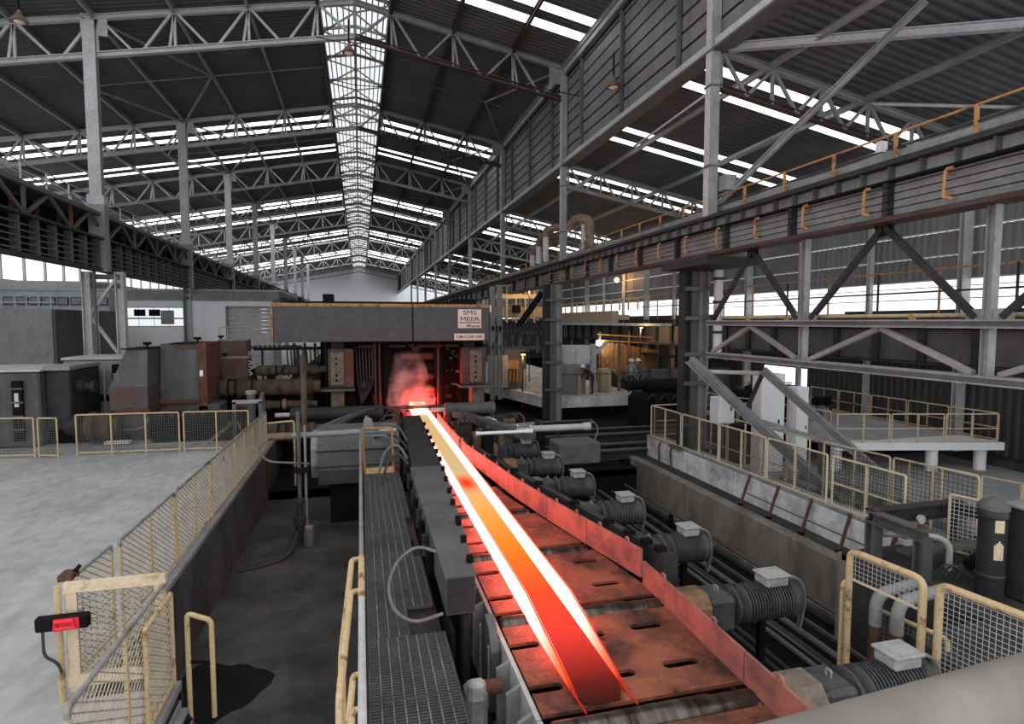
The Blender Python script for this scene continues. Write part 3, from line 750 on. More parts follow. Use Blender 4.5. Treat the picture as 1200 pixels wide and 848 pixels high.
# ------------------------------------------------------------------ left side box beam
lb = thing('guide_beam', 'long grey box beam beside the catwalk with hose and red-lit right flank', 'beam', (1.1, 7, .05))
def skew(xa0, xa1, ya, xb0, xb1, yb, z0, z1, nm, mt, par):
    return MB().add([(xa0,ya,z0),(xa1,ya,z0),(xb1,yb,z0),(xb0,yb,z0),(xa0,ya,z1),(xa1,ya,z1),(xb1,yb,z1),(xb0,yb,z1)],
             [(0,3,2,1),(4,5,6,7),(0,1,5,4),(1,2,6,5),(2,3,7,6),(3,0,4,7)]).build(nm, mt, par)
skew(.95, 1.30, 6.85, .98, 1.66, 12.4, .12, .56, 'box_section', M['steel_m'], lb)
skew(.935, 1.315, 6.85, .965, 1.675, 12.4, .56, .59, 'top_plate', M['steel_m'], lb)
skew(.96, 1.29, 6.83, .96, 1.29, 6.85, .14, .57, 'end_plate', M['steel_d'], lb)
skew(1.02, 1.66, 12.45, 1.30, 1.87, 19.6, .10, .55, 'far_box_section', M['steel_d'], lb)
for y in (7.2, 7.9, 8.6, 8.75, 9.6, 10.3, 11.1, 11.9, 12.8, 13.6, 14.4, 15.3, 16.2, 17.4):
    x = 1.27+min((y-6.85)*.064, .37+(y-12.4)*.03); part(lb, 'clip', M['black'], 'box', x-.03, x+.045, y, y+.07, .58, .68)
for y in (7.6, 9.4, 11.4): part(lb, 'support_leg', M['black'], 'box', 1.0, 1.3, y, y+.2, -1.4, .12)
for i in range(12):
    y = 8.2+i*.62; x = .93+i*.01
    part(lb, 'cylinder', M['steel_d'] if i % 2 else M['black'], 'cyl', (x-.02, y, .1), (x-.02, y, .42), .07, n=10)
hs = MB().tube([(.96, 7.75, .55), (.7, 7.9, .62), (.42, 7.75, .5), (.27, 7.35, .34), (.33, 6.95, .2), (.55, 6.75, .12), (.9, 6.85, .15)], .022, 10, .25).build('hydraulic_hose', M['rubber_l'], None, True, loc=(.9, 7.2, .1))
tag(hs, 'thick grey looped hose curving out over the catwalk grating', 'hose')
for i, pts in enumerate(([(.98, 13, .5), (.75, 13.1, .8), (.5, 13.1, .5), (.4, 13, .1)], [(1.0, 13.6, .5), (.8, 13.7, .85), (.5, 13.7, .7), (.35, 13.6, .2)], [(1.1, 14.6, .5), (.8, 14.6, .9), (.3, 14.9, .8), (.0, 15.2, .5)],
                         [(1.15, 15.5, .5), (.9, 15.6, 1.0), (.3, 15.9, .9), (-.2, 16.2, .6)])):
    o = MB().tube(pts, .03, 8, .3).build('hydraulic_hose', M['rubber_l' if i % 2 else 'rubber'], None, True, loc=pts[0])
    tag(o, ('short arched pale hose', 'short arched black hose', 'wide arched pale hose', 'wide arched black hose')[(1, 0, 3, 2)[i]]+' joining the guide beam to the grey housing', 'hose')

# side drive unit between catwalk and table
t = thing('drive_unit', 'small dirty gearbox motor standing between the catwalk and table side frame', 'motor', (1.2, 6.1, -.9))
part(t, 'housing', M['steel'], 'cbox', 1.02, 1.25, 5.85, 6.15, -.75, -.25, c=.05)
part(t, 'cover', M['motor_l'], 'cbox', 1.03, 1.22, 5.8, 5.95, -.35, -.12, c=.04)
part(t, 'shaft_flange', M['rust'], 'cyl', (1.24, 6.0, -.3), (1.42, 6.0, -.3), .08, n=12)
part(t, 'base', M['black'], 'box', .98, 1.35, 5.7, 6.3, -1.4, -.75)
for i in range(3): part(t, 'hose', M['rubber_l'], 'tube', [(1.02, 5.85+i*.05, -.4), (.92, 5.8, -.5-.1*i), (.95, 5.75, -.9)], .012, 6, .05)
t = thing('drive_unit', 'black box shaped bracket below the end of the guide beam', 'bracket', (1.1, 7, -.9))
part(t, 'box', M['black'], 'box', .95, 1.0, 6.5, 7.2, -1.0, .08); part(t, 'floor_plate', M['steel_d'], 'box', .95, 1.5, 6.5, 7.2, -1.05, -1.0)
part(t, 'bolt', M['steel_l'], 'cyl', (1.08, 6.7, -1.0), (1.08, 6.7, -.9), .04, n=8); part(t, 'cylinder', M['steel_d'], 'cyl', (1.2, 7.0, -1.0), (1.2, 7.0, .05), .07, n=12)

# ------------------------------------------------------------------ hot beam
def hotmat(name, stops, s):
    m = bpy.data.materials.new(name); m.use_nodes = True
    N = m.node_tree.nodes; L = m.node_tree.links; N.clear()
    o = N.new('ShaderNodeOutputMaterial'); e = N.new('ShaderNodeEmission'); t = N.new('ShaderNodeTexCoord')
    sp = N.new('ShaderNodeSeparateXYZ'); mr = N.new('ShaderNodeMapRange'); r = N.new('ShaderNodeValToRGB')
    mr.inputs[1].default_value = 0; mr.inputs[2].default_value = 12
    L.new(t.outputs['Object'], sp.inputs[0]); L.new(sp.outputs['Y'], mr.inputs[0]); L.new(mr.outputs[0], r.inputs[0])
    el = r.color_ramp.elements
    while len(el) < len(stops): el.new(.5)
    for q, (p, c) in zip(el, stops): q.position = p; q.color = (*c, 1)
    L.new(r.outputs[0], e.inputs[0]); e.inputs[1].default_value = s; L.new(e.outputs[0], o.inputs[0])
    return m, N, L, r, e
YH = 5.15
# values are radiant colours; brighter than 1 after the strength, so the hottest steel renders white
flange_m = hotmat('white_hot_flange', [(0, (.02, .001, .0005)), (.02, (.06, .004, .002)), (.055, (.35, .035, .015)), (.12, (1, .18, .15)), (.5, (1, .19, .16)), (1, (1, .2, .17))], 6.3)[0]
web_m, wN, wL, wR, wE = hotmat('orange_hot_web', [(0, (.05, .012, .009)), (.025, (.13, .014, .011)), (.06, (.42, .028, .022)), (.11, (.82, .052, .035)), (.2, (.95, .075, .025)), (.33, (1.0, .2, .02)), (.5, (.98, .36, .07)), (.66, (.62, .45, .22)), (.85, (.58, .43, .22)), (1, (.62, .42, .18))], 1.0)
# one redder round patch on the web
tcw = wN.new('ShaderNodeTexCoord'); vd = wN.new('ShaderNodeVectorMath'); vd.operation = 'DISTANCE'; vd.inputs[1].default_value = (.31, 8.1, .05)
mpw = wN.new('ShaderNodeMapping'); mpw.inputs['Scale'].default_value = (2.4, 1, 0); mpw.inputs['Location'].default_value = (-.434, 0, .05)
wL.new(tcw.outputs['Object'], mpw.inputs[0]); wL.new(mpw.outputs[0], vd.inputs[0])
mr2 = wN.new('ShaderNodeMapRange'); mr2.inputs[1].default_value = .05; mr2.inputs[2].default_value = 1.05; mr2.inputs[3].default_value = 1; mr2.inputs[4].default_value = 0
mr2.interpolation_type = 'SMOOTHSTEP'
wL.new(vd.outputs['Value'], mr2.inputs[0])
mxw = wN.new('ShaderNodeMix'); mxw.data_type = 'RGBA'; mxw.inputs[7].default_value = (.95, .045, .012, 1)
wL.new(mr2.outputs[0], mxw.inputs[0]); wL.new(wR.outputs[0], mxw.inputs[6]); wL.new(mxw.outputs[2], wE.inputs[0])
edge_m = hotmat('hot_edge', [(0, (.3, .02, .008)), (.1, (.9, .07, .02)), (.5, (1, .16, .03)), (1, (1, .3, .08))], 1.3)[0]
hb = thing('hot_steel_beam', 'glowing white and orange hot steel section running out of the mill along the table', 'steel beam', (2.0, YH, ZT))
xl0, xr0 = 1.97, 2.57
def strip_mesh(secs):
    """secs: list of (y, [(x,z)...]) rings -> closed tube"""
    m = MB(); n = len(secs[0][1]); vs = []; fs = []
    for y, ring in secs: vs += [(x, y, z) for x, z in ring]
    for j in range(len(secs)-1): fs += [(j*n+i, j*n+(i+1) % n, (j+1)*n+(i+1) % n, (j+1)*n+i) for i in range(n)]
    fs += [tuple(range(n)), tuple(range((len(secs)-1)*n, len(secs)*n))[::-1]]
    return m.add(vs, fs)
def hgt(t): return .012+.29*min(1, max(0, t))**.8
YS = [0, .12, .3, .5, .75, 1.0, 1.3, 1.7, 2.2, 3, 5, 9, 14, 21.5]
def base(t): return ZT+.012
ls = []; rs = []; wsx = []
for t_ in YS:
    y = YH+.12+t_; h = hgt(t_/1.7); z = base(t_)
    tap = .035*max(0, 1-t_/1.2)
    ls.append((y, [(xl0+tap, z), (xl0+.03+tap, z), (xl0+.03+tap, z+h), (xl0+tap, z+h)]))
    rs.append((y, [(xr0-.03-tap*.2, z), (xr0-tap*.2, z), (xr0-tap*.2, z+h), (xr0-.03-tap*.2, z+h)]))
strip_mesh(ls).build('left_flange', flange_m, hb)
strip_mesh(rs).build('right_flange', flange_m, hb)
wv = []
for t_ in [-.12, -.05]+YS:
    y = YH+.12+t_; dz = .0
    ins = .04 if t_ > .1 else .04+.10*((.1-t_)/.22)
    wv.append((y, [(xl0+ins-.008, ZT+.014), (xr0-ins+.008, ZT+.014), (xr0-ins+.008, ZT+.034), (xl0+ins-.008, ZT+.034)]))
strip_mesh(wv).build('web', web_m, hb)
for s, x in ((0, xl0+.015), (1, xr0-.015)):
    pts = [(x+(.03 if s == 0 else 0)*max(0, 1-t_/1.2), YH+.12+t_, base(t_)+hgt(t_/1.7)+.004) for t_ in YS]
    pts.insert(0, (x+(.05 if s == 0 else .02), YH-.1, ZT+.012))
    part(hb, 'flange_edge', edge_m, 'tube', pts, .009, 5)

# ------------------------------------------------------------------ roller motors on the right
LABM = ['nearest roller motor, at the bottom right behind the cream pipe rail', 'second roller motor from the bottom, large and ribbed with an ochre gearbox', 'third roller motor from the bottom, just past the end of the long guard',
        'fourth roller motor from the bottom beside the trench wall', 'fifth roller motor from the bottom with a pale scaled gearbox', 'sixth roller motor from the bottom with a rust brown gearbox',
        'seventh roller motor from the bottom with an ochre block', 'farthest roller motor, smallest of the row near the mill']
def motor(i):
    y = RY[i]; z = -.30; s = 1.0
    x0 = 4.12 if i < 2 else xr(y)+.42
    if i >= 2: x0 = xr(y)+(.62, .80, .86, .92, .95, .95)[i-2]
    L_ = 1.9 if i < 2 else 1.6
    k = L_/1.9
    t = thing('roller_motor', LABM[i], 'motor', (x0+.9, y, z-.3), 'geared motors driving the rollers')
    gm = M['ochre'] if i in (1, 5, 6) else M['oldgear']
    part(t, 'gearbox', gm, 'prism', [(x0, y+a*.27, z+b*.27) for a, b in ((-.5,-1),(.5,-1),(1,-.5),(1,.45),(.55,1),(-.55,1),(-1,.45),(-1,-.5))], (.38*k, 0, 0))
    part(t, 'coupling_block', M['motor'], 'cbox', x0+.38*k, x0+.78*k, y-.25, y+.25, z-.27, z+.22, c=.05)
    part(t, 'flange', M['motor'], 'lathe', (x0+.78*k, y, z), (x0+1.0*k, y, z), [(0, .2), (.03, .27), (.07, .27), (.08, .22), (.14, .2), (.2, .27), (.22, .27)], 22, smooth=True)
    xa = x0+1.0*k; n = 15 if i < 3 else 9; pr = [(0, .24)]
    for q in range(n):
        b = .03+q*(.68*k/n); d = .68*k/n
        ri = .215 if i < 2 else .242
        pr += [(b, ri), (b+d*.05, .262), (b+d*.45, .262), (b+d*.5, ri)]
    part(t, 'ribbed_body', M['motor'], 'lathe', (xa, y, z), (xa+.9, y, z), pr+[(.71*k, .25)], 24, smooth=True)
    part(t, 'end_bell', M['motor'], 'lathe', (xa+.71*k, y, z), (xa+.9*k, y, z), [(0, .25), (.02, .275), (.06, .275), (.07, .25), (.15, .24), (.18, .17)], 22, smooth=True)
    b = part(t, 'terminal_box', M['motor_l'], 'cbox', xa+.32*k, xa+.68*k, y-.15, y+.15, z+.23, z+.36, c=.025)
    part(b, 'lid', M['motor_l'], 'cbox', xa+.30*k, xa+.70*k, y-.165, y+.165, z+.36, z+.40, c=.012)
    for q in (0, .06): part(t, 'cable', M['rubber_l'], 'tube', [(xa+.70*k, y-.05+q, z+.33), (xa+.9*k, y-.10+q, z+.30), (xa+1.0*k, y-.12+q, z+.02), (xa+.92*k, y-.1+q, z-.45)], .018, 6, .15)
    part(t, 'eye_bolt', M['steel'], 'tube', [(x0+.6*k, y-.03, z+.2), (x0+.6*k, y-.04, z+.3), (x0+.6*k, y+.04, z+.3), (x0+.6*k, y+.03, z+.2)], .012, 6, .03)
    part(t, 'pedestal', M['black'], 'box', x0+.1, x0+.75, y-.16, y+.16, -2.1, z-.25)
    part(t, 'prop', M['black'], 'bar', (xa+.35, y, z-.24), (xa+.35, y, -2.1), .09)
    part(t, 'drive_shaft', M['steel_d'], 'cyl', (xr(y)+.1, y, -.24), (x0+.02, y, -.29), .08, n=12)
for i in range(8): motor(i)

# pipes along the trench floor
for i in range(16):
    x = 5.0+i*.235+random.uniform(-.04, .04); r = random.choice((.03, .045, .06)); z = -2.1+r+random.choice((0, .0, .25, .4))
    t = thing('trench_pipe', (ORD[i] if i else 'first')+' dirty pipe from the motor side lying lengthwise on the trench floor', 'pipe', (x, 12, -2.1), 'pipes along the trench floor')
    part(t, 'pipe', M[random.choice(('steel_d', 'steel_d', 'machine_r', 'black', 'steel_m'))], 'tube', [(x, 3, z), (x+.05, 8, z), (x, 17.4, z)], r, 8)
    for q in range(3): part(t, 'support', M['black'], 'box', x-.05, x+.05, 5+q*4+i*.1, 5.1+q*4+i*.1, -2.1, z-r+.01)

# ================================================================== FENCES, RAILS, CATWALK
def wiremesh(parent, p0, p1, z0, z1, mt, kind='diamond', pitch=.055, r=.006, name='wire_mesh'):
    """infill of crossed wires between p0 and p1 (xy), joined as one part: nobody could count it"""
    p0 = V((*p0, 0)); p1 = V((*p1, 0)); d = p1-p0; L_ = d.length; d.normalize(); n = V((-d.y, d.x, 0)); H_ = z1-z0
    m = MB()
    def wire(a, b):
        A = p0+d*a[0]+V((0, 0, z0+a[1])); B = p0+d*b[0]+V((0, 0, z0+b[1])); u = (B-A).normalized(); q = u.cross(n)*r
        m.add([A-q-n*r*.6, A+q-n*r*.6, A+n*r, B-q-n*r*.6, B+q-n*r*.6, B+n*r], [(0,1,4,3), (1,2,5,4), (2,0,3,5)])
    if kind == 'grid':
        k = 1
        while k*pitch < H_: wire((0, k*pitch), (L_, k*pitch)); k += 1
        k = 1
        while k*pitch < L_: wire((k*pitch, 0), (k*pitch, H_)); k += 1
    else:
        sl = .62; st = pitch*1.25
        c = -L_*sl
        while c < H_:
            # line z = c + sl*x clipped to the rectangle
            xa = max(0, -c/sl); xb = min(L_, (H_-c)/sl)
            if xb-xa > .01:
                wire((xa, c+sl*xa), (xb, c+sl*xb)); wire((L_-xa, c+sl*xa), (L_-xb, c+sl*xb))
            c += st
    return m.build(name, mt, parent, kind='stuff')
def fence(name, label, p0, p1, z, h, n, infill=None, mt='yellow', mm='mesh', group=None, cat='fence', mid=True, r=.022, pitch=.06, midrail=False, double=True, top='yellow', z2=None):
    """run of n framed panels from p0 to p1; z may slope to z2"""
    z2 = z if z2 is None else z2
    t = thing(name, label, cat, (*p0, z), group)
    P0 = V((*p0, z)); P1 = V((*p1, z2)); d = (P1-P0)/n; dn = d.normalized(); up = V((0, 0, h))
    for i in range(n):
        a = P0+d*i+(dn*.04 if double else V()); b = P0+d*(i+1)-(dn*.04 if double else V())
        part(t, 'top_rail', M[top], 'tube', [a+up*.93, a+up, b+up, b+up*.93], r, 8, .07, smooth=True)
        part(t, 'bottom_rail', M[mt], 'bar', a+V((0, 0, .08)), b+V((0, 0, .08)), .03)
        if midrail: part(t, 'mid_rail', M[mt], 'bar', a+up*.5, b+up*.5, .03)
        part(t, 'post', M[mt], 'tube', [a, a+up*.94], r, 8, smooth=True)
        if double or i == n-1: part(t, 'post', M[mt], 'tube', [b, b+up*.94], r, 8, smooth=True)
        if mid: c = (a+b)/2; part(t, 'mid_post', M[mt], 'bar', c, c+up*.98, .045 if mt == 'cream' else .03)
        if infill:
            wiremesh(t, (a.x, a.y), (b.x, b.y), z+.09, z+h-.03, M[mm], infill, pitch)
    return t
# the long fence on the pit wall and its continuation
fence('mesh_fence', 'long cream mesh fence along the pit wall edge beyond the gate', (-2.65, 17.9), (-2.77, 7.62), 0, 1.1, 5, 'diamond', top='rail')
fence('mesh_fence', 'short mesh fence panel directly behind the gate with a grey top rail', (-2.80, 7.54), (-2.84, 6.50), 0, 1.1, 1, 'diamond', mid=False, top='rail')
fence('mesh_fence', 'near mesh fence sloping out of the bottom left corner, in front of the gate', (-1.90, 6.30), (-1.92, 4.30), 0, 1.1, 1, 'diamond', top='rail')
t = fence('mesh_fence', 'mesh return panel beside the pit stair post, right of the gate', (-1.86, 6.35), (-1.86, 5.55), 0, .98, 1, 'diamond', mid=False)
# gate
gt = thing('gate', 'cream framed wire gate at the lower left with worn paint', 'gate', (-2.8, 6.42, 0))
for x in (-2.74, -1.98): part(gt, 'stile', M['cream'], 'bar', (x, 6.40, .06), (x, 6.40, 1.12), .09, .035, up=(0, 1, 0))
part(gt, 'top_bar', M['cream'], 'bar', (-2.80, 6.40, 1.10), (-1.92, 6.40, 1.10), .052, .10)
part(gt, 'bottom_bar', M['cream'], 'bar', (-2.80, 6.40, .17), (-1.92, 6.40, .17), .052, .12)
part(gt, 'hinge_post', M['yellow'], 'tube', [(-2.84, 6.36, 0), (-2.84, 6.36, 1.14)], .03, 10, smooth=True)
wiremesh(gt, (-2.7, 6.40), (-2.0, 6.40), .22, 1.06, M['mesh'], 'grid', .055)
part(gt, 'lattice_strip', M['mesh'], 'bar', (-2.66, 6.42, .2), (-2.66, 6.42, 1.05), .015)
t = thing('latch_switch', 'black and red safety switch fixed to the gate post with a dangling cable', 'switch', (-2.9, 6.3, .78))
part(t, 'body', M['black'], 'cbox', -3.0, -2.56, 6.26, 6.34, .74, .88, c=.015)
part(t, 'red_handle', M['red'], 'tube', [(-2.82, 6.24, .77), (-2.82, 6.24, .84), (-2.68, 6.24, .84), (-2.65, 6.24, .78), (-2.82, 6.24, .77)], .022, 8)
part(t, 'red_plate', M['red'], 'box', -2.84, -2.63, 6.25, 6.26, .75, .86)
part(t, 'cable', M['rubber'], 'tube', [(-2.95, 6.3, .74), (-2.94, 6.28, .5), (-2.84, 6.3, .42), (-2.82, 6.32, .3)], .014, 6, .08)
t = thing('corner_bracket', 'small rusty bracket on top of the fence corner above the switch', 'bracket', (-2.84, 6.6, 1.1))
part(t, 'plate', M['rust'], 'box', -2.92, -2.8, 6.55, 6.72, 1.10, 1.16); part(t, 'pin', M['black'], 'cyl', (-2.86, 6.6, 1.1), (-2.78, 6.7, 1.2), .02)
# far fences of the left floor
fence('mesh_fence', 'dark mesh fence across the far side of the left floor before the drive machines', (-7.55, 18.35), (-4.98, 18.2), 0, 1.12, 3, 'grid', mm='meshd', mid=False, double=False)
fence('mesh_fence', 'middle panels of the far cross fence, before the rusty hooded cabinets', (-4.86, 18.2), (-3.15, 18.05), 0, 1.12, 2, 'grid', mm='meshd', mid=False, double=False)
fence('mesh_fence', 'left end mesh fence panel beside the big grey gearbox', (-9.9, 18.55), (-8.5, 18.35), 0, 1.08, 1, 'grid', mm='meshd', mid=False)
fence('mesh_fence', 'narrow mesh gate panel between the left end panel and the cross fence', (-8.45, 18.3), (-7.88, 18.15), 0, 1.08, 1, 'grid', mm='meshd', mid=False)
# black gantry frame behind the end of the pit fence
t = thing('support_frame', 'grey steel frame around a vertical pipe at the far end of the pit fence', 'frame', (-3.4, 18.6, 0))
for x, y in ((-3.55, 18.3), (-2.85, 18.3), (-2.95, 19.4)): part(t, 'leg', M['steel_m'], 'bar', (x, y, 0), (x, y, 1.35), .1)
part(t, 'top_bar', M['steel'], 'bar', (-3.6, 18.3, 1.35), (-2.8, 18.3, 1.35), .1); part(t, 'top_bar', M['steel_m'], 'bar', (-2.85, 18.3, 1.35), (-2.95, 19.4, 1.45), .1)
part(t, 'pipe', M['steel_m'], 'cyl', (-3.2, 18.9, -.2), (-3.2, 18.9, 1.5), .12, n=14, smooth=True); part(t, 'pipe_cap', M['steel'], 'cyl', (-3.2, 18.9, 1.5), (-3.2, 18.9, 1.6), .15, n=14)
part(t, 'coil', M['orange'], 'tube', [(-3.45, 18.2, .2), (-3.35, 18.2, .5), (-3.47, 18.2, .8)], .02, 6, .1)
# pit stair
t = thing('stair_rail', 'small rusty looped handrail beside the steps down into the pit', 'handrail', (-1.6, 6.3, -.2))
part(t, 'loop', M['yellow'], 'tube', [(-1.72, 6.3, -.35), (-1.72, 6.3, .76), (-1.5, 6.3, .66), (-1.5, 6.3, -.35)], .025, 8, .05, smooth=True)
part(t, 'mid_rail', M['black'], 'bar', (-1.72, 6.3, .26), (-1.5, 6.3, .22), .025)
st = thing('pit_stair', 'short grey steel steps descending from the floor into the pit', 'steps', (-1.7, 6, -1.4))
for i in range(5):
    part(st, 'tread', M['steel'], 'box', -1.80+i*.1, -1.72+i*.1, 5.7, 6.25, -.22-i*.22, -.18-i*.22)
    part(st, 'riser_lip', M['steel'], 'box', -1.80+i*.1, -1.785+i*.1, 5.7, 6.25, -.22-i*.22, -.10-i*.22)
for y in (5.68, 6.27): part(st, 'stringer', M['steel_d'], 'bar', (-1.82, y, -.2), (-1.3, y, -1.35), .03, .12)
m = MB(); n = 26; vs = []
for k in range(n):
    a = k*2*math.pi/n; rr = 1+.16*math.sin(3*a+1)+.07*math.sin(7*a)
    vs.append((-2.0+.62*rr*math.cos(a), 8.5+.75*rr*math.sin(a), -1.397))
m.add(vs, [tuple(range(n))]); part_ = m.build('oil_stain', M['pitdark'], fl)

# ------------------------------------------------------------------ catwalk
cw_ = thing('catwalk', 'dark steel grating catwalk running beside the guide beam', 'catwalk', (.5, 4, 0))
def grate(x0, x1, y0, y1, nm='grating_panel'):
    m = MB(); z0, z1 = -.045, 0; mc = MB()
    n = max(2, round((x1-x0)/.115))
    for i in range(n+1):
        x = x0+(x1-x0)*i/n; m.box(x-.006, x+.006, y0, y1, z0, z1+.004)
    k = round((y1-y0)/.045)
    for i in range(k+1):
        y = y0+(y1-y0)*i/k; mc.box(x0, x1, y-.004, y+.004, z0+.01, z1)
    o = m.build(nm, M['grating'], cw_, kind='stuff'); mc.build('cross_bars', M['steel_m'], cw_, kind='stuff')
    part(cw_, 'edge_angle', M['steel_d'], 'box', x0-.015, x0, y0, y1, -.07, .01); part(cw_, 'edge_angle', M['steel_d'], 'box', x1, x1+.015, y0, y1, -.07, .01)
    return o
grate(.03, .90, 3.4, 5.55); grate(.03, .90, 5.58, 6.72); grate(.03, .50, 6.75, 7.4); grate(.03, .84, 7.43, 9.05)
grate(.03, .74, 9.08, 11.0); grate(.03, .84, 11.03, 12.7); grate(.03, .84, 12.73, 14.4)
part(cw_, 'underplate', M['ledge'], 'box', .03, .9, 3.4, 14.4, -.13, -.115)
for y in (3.6, 6.7, 9.8, 13, 14.3): part(cw_, 'support', M['black'], 'box', .05, .12, y, y+.1, -1.4, -.05)
for y in (3.6, 6.7, 9.8, 13, 14.3): part(cw_, 'support', M['black'], 'box', .72, .80, y, y+.1, -1.4, -.05)
hr = thing('catwalk_handrail', 'long pale pipe handrail along the left edge of the catwalk', 'handrail', (0, 10, 0))
part(hr, 'top_rail', M['rail'], 'tube', [(-.03, 6.05, 1.1), (-.04, 14.3, 1.1)], .026, 10, smooth=True)
part(hr, 'mid_rail', M['rail'], 'tube', [(-.03, 3.0, .55), (-.04, 14.3, .55)], .016, 8)
for i in range(8): part(hr, 'post', M['rail'], 'tube', [(-.035, 3.2+i*1.58, -.1), (-.035, 3.2+i*1.58, 1.08)], .022, 8)
part(hr, 'yellow_socket', M['yellow'], 'tube', [(-.03, 6.45, 1.1), (-.03, 5.45, 1.1)], .033, 10, smooth=True)
part(hr, 'near_rail', M['steel_l'], 'tube', [(-.03, 5.5, 1.1), (-.03, 2.6, 1.1)], .029, 10, smooth=True)
for i, (ya, yb, zb_) in enumerate(((6.4, 3.6, .45), (5.62, 3.3, .35), (4.25, 2.9, .6), (3.85, 2.7, .5))):
    t = thing('stair_handrail', ('tallest yellow looped stair rail left of the catwalk handrail', 'second yellow looped stair rail, just right of the tallest',
        'low yellow rail loop near the bottom edge by the pale rail', 'lowest yellow rail loop at the bottom edge')[i], 'handrail', (-.2, ya-.5, 0))
    dx = -.13 if i < 2 else -.09
    part(t, 'loop', M['yellow'], 'tube', [(-.03, ya, 1.1), (dx, ya, 1.1), (dx-.06, (ya+yb)/2-.2, .95), (dx-.06, (ya+yb)/2-.5, .0), (dx-.06, (ya+yb)/2-.5, -1.3)], .03 if i < 2 else .024, 10, .12, smooth=True)
    part(t, 'inner_post', M['yellow'], 'tube', [(-.04, ya-.1, 1.08), (-.04, ya-.1, -1.3)], .02, 8)
t = thing('end_gate', 'orange rust stained rail frame closing the far end of the catwalk', 'gate', (.4, 14.4, 0))
part(t, 'frame', M['orange'], 'tube', [(.06, 14.4, .0), (.0, 14.4, 1.1), (.70, 14.4, 1.1), (.73, 14.4, .0)], .028, 8, .06, smooth=True)
part(t, 'kick_plate', M['yellow'], 'box', .05, .73, 14.38, 14.41, .0, .14)
part(t, 'middle_bar', M['rail'], 'bar', (.05, 14.42, .95), (.6, 14.42, .9), .03)

# ------------------------------------------------------------------ objects in the pit
t = thing('grey_housing', 'big round edged grey machine housing behind the end of the catwalk', 'machine', (-.3, 15.3, -1.4))
prof = [(14.95, -.35), (14.75, .05), (14.75, .55), (14.95, .82), (15.3, .93), (16.1, .96), (16.3, .6), (16.2, -.4)]
part(t, 'shell', M['steel_m'], 'prism', [(-1.05, y, z) for y, z in prof], (1.95, 0, 0))
part(t, 'end_cap', M['steel'], 'prism', [(-1.22, y*.8+15.5*.2, z*.82+.1) for y, z in prof], (.17, 0, 0))
part(t, 'seam', M['steel_d'], 'box', -1.1, .95, 14.73, 14.76, .50, .54); part(t, 'seam', M['steel_d'], 'box', -1.1, .95, 14.73, 14.76, .12, .15)
part(t, 'lug', M['steel'], 'prism', [(.0, 15.1, .86), (.3, 15.1, .86), (.25, 15.1, 1.2), (.1, 15.1, 1.3), (.05, 15.1, 1.2)], (0, .08, 0))
part(t, 'stand', M['black'], 'box', -.8, .7, 15.2, 16.0, -1.4, -.3)
t = thing('hydraulic_pipe', 'level rusty pipe lying across above the grey housing with a hose loop', 'pipe', (-.8, 14.6, 1.3))
part(t, 'pipe', M['steel'], 'tube', [(-2.1, 14.5, .98), (.4, 14.5, 1.02)], .07, 12, smooth=True)
part(t, 'rusty_end', M['rustl'], 'cyl', (-2.15, 14.5, .98), (-1.6, 14.5, .99), .085, n=12, smooth=True)
part(t, 'piston', M['offwhite'], 'cyl', (.4, 14.5, 1.02), (.8, 14.5, 1.03), .03, n=10)
part(t, 'hose', M['rubber_l'], 'tube', [(-2.1, 14.4, .95), (-2.35, 14.35, .8), (-2.15, 14.3, .45), (-1.2, 14.3, .35)], .025, 8, .2)
t = thing('rusty_standpipe', 'tall thin rusty pipe standing in the pit left of the grey housing', 'pipe', (-1.4, 14.6, -1.4))
part(t, 'pipe', M['spindle'], 'cyl', (-1.28, 14.2, 1.3), (-1.28, 14.2, 2.9), .065, n=10, smooth=True)
part(t, 'lower_pipe', M['steel_m'], 'cyl', (-1.42, 14.2, -1.4), (-1.42, 14.2, 1.6), .045, n=8); part(t, 'lower_pipe', M['steel'], 'cyl', (-1.28, 14.2, -1.4), (-1.28, 14.2, 1.3), .03, n=8)
part(t, 'valve', M['steel_d'], 'lathe', (-1.42, 14.05, -1.3), (-1.42, 14.05, -.3), [(0, .1), (.3, .1), (.32, .14), (.5, .14), (.52, .07), (.8, .07), (.82, .12), (.9, .12)], 10)
part(t, 'clamp', M['black'], 'box', -1.55, -1.2, 14.05, 14.3, .2, .3)
t = thing('cable_run', 'black cable bundle trailing over the pit floor to the standpipe', 'cable', (-2, 12.9, -1.4))
for q in range(3): part(t, 'cable', M['rubber'], 'tube', [(-1.45, 13.9-q*.05, -1.1), (-1.55, 13.3-q*.1, -1.37), (-2.0, 12.9-q*.1, -1.37), (-2.49, 12.8-q*.1, -1.37)], .025, 6, .3)
part(t, 'joint', M['steel_d'], 'cyl', (-2.06, 12.8, -1.36), (-1.9, 12.85, -1.36), .07, n=8)
t = thing('bollard', 'short round grey stub standing on the pit floor beside the standpipe', 'bollard', (-1.2, 14, -1.4))
part(t, 'body', M['steel_m'], 'lathe', (-1.2, 13.8, -1.4), (-1.2, 13.8, -1.0), [(0, .12), (.36, .12), (.4, .10)], 14, smooth=True); part(t, 'cap', M['steel'], 'cyl', (-1.2, 13.8, -1.0), (-1.2, 13.8, -.97), .09, n=14)

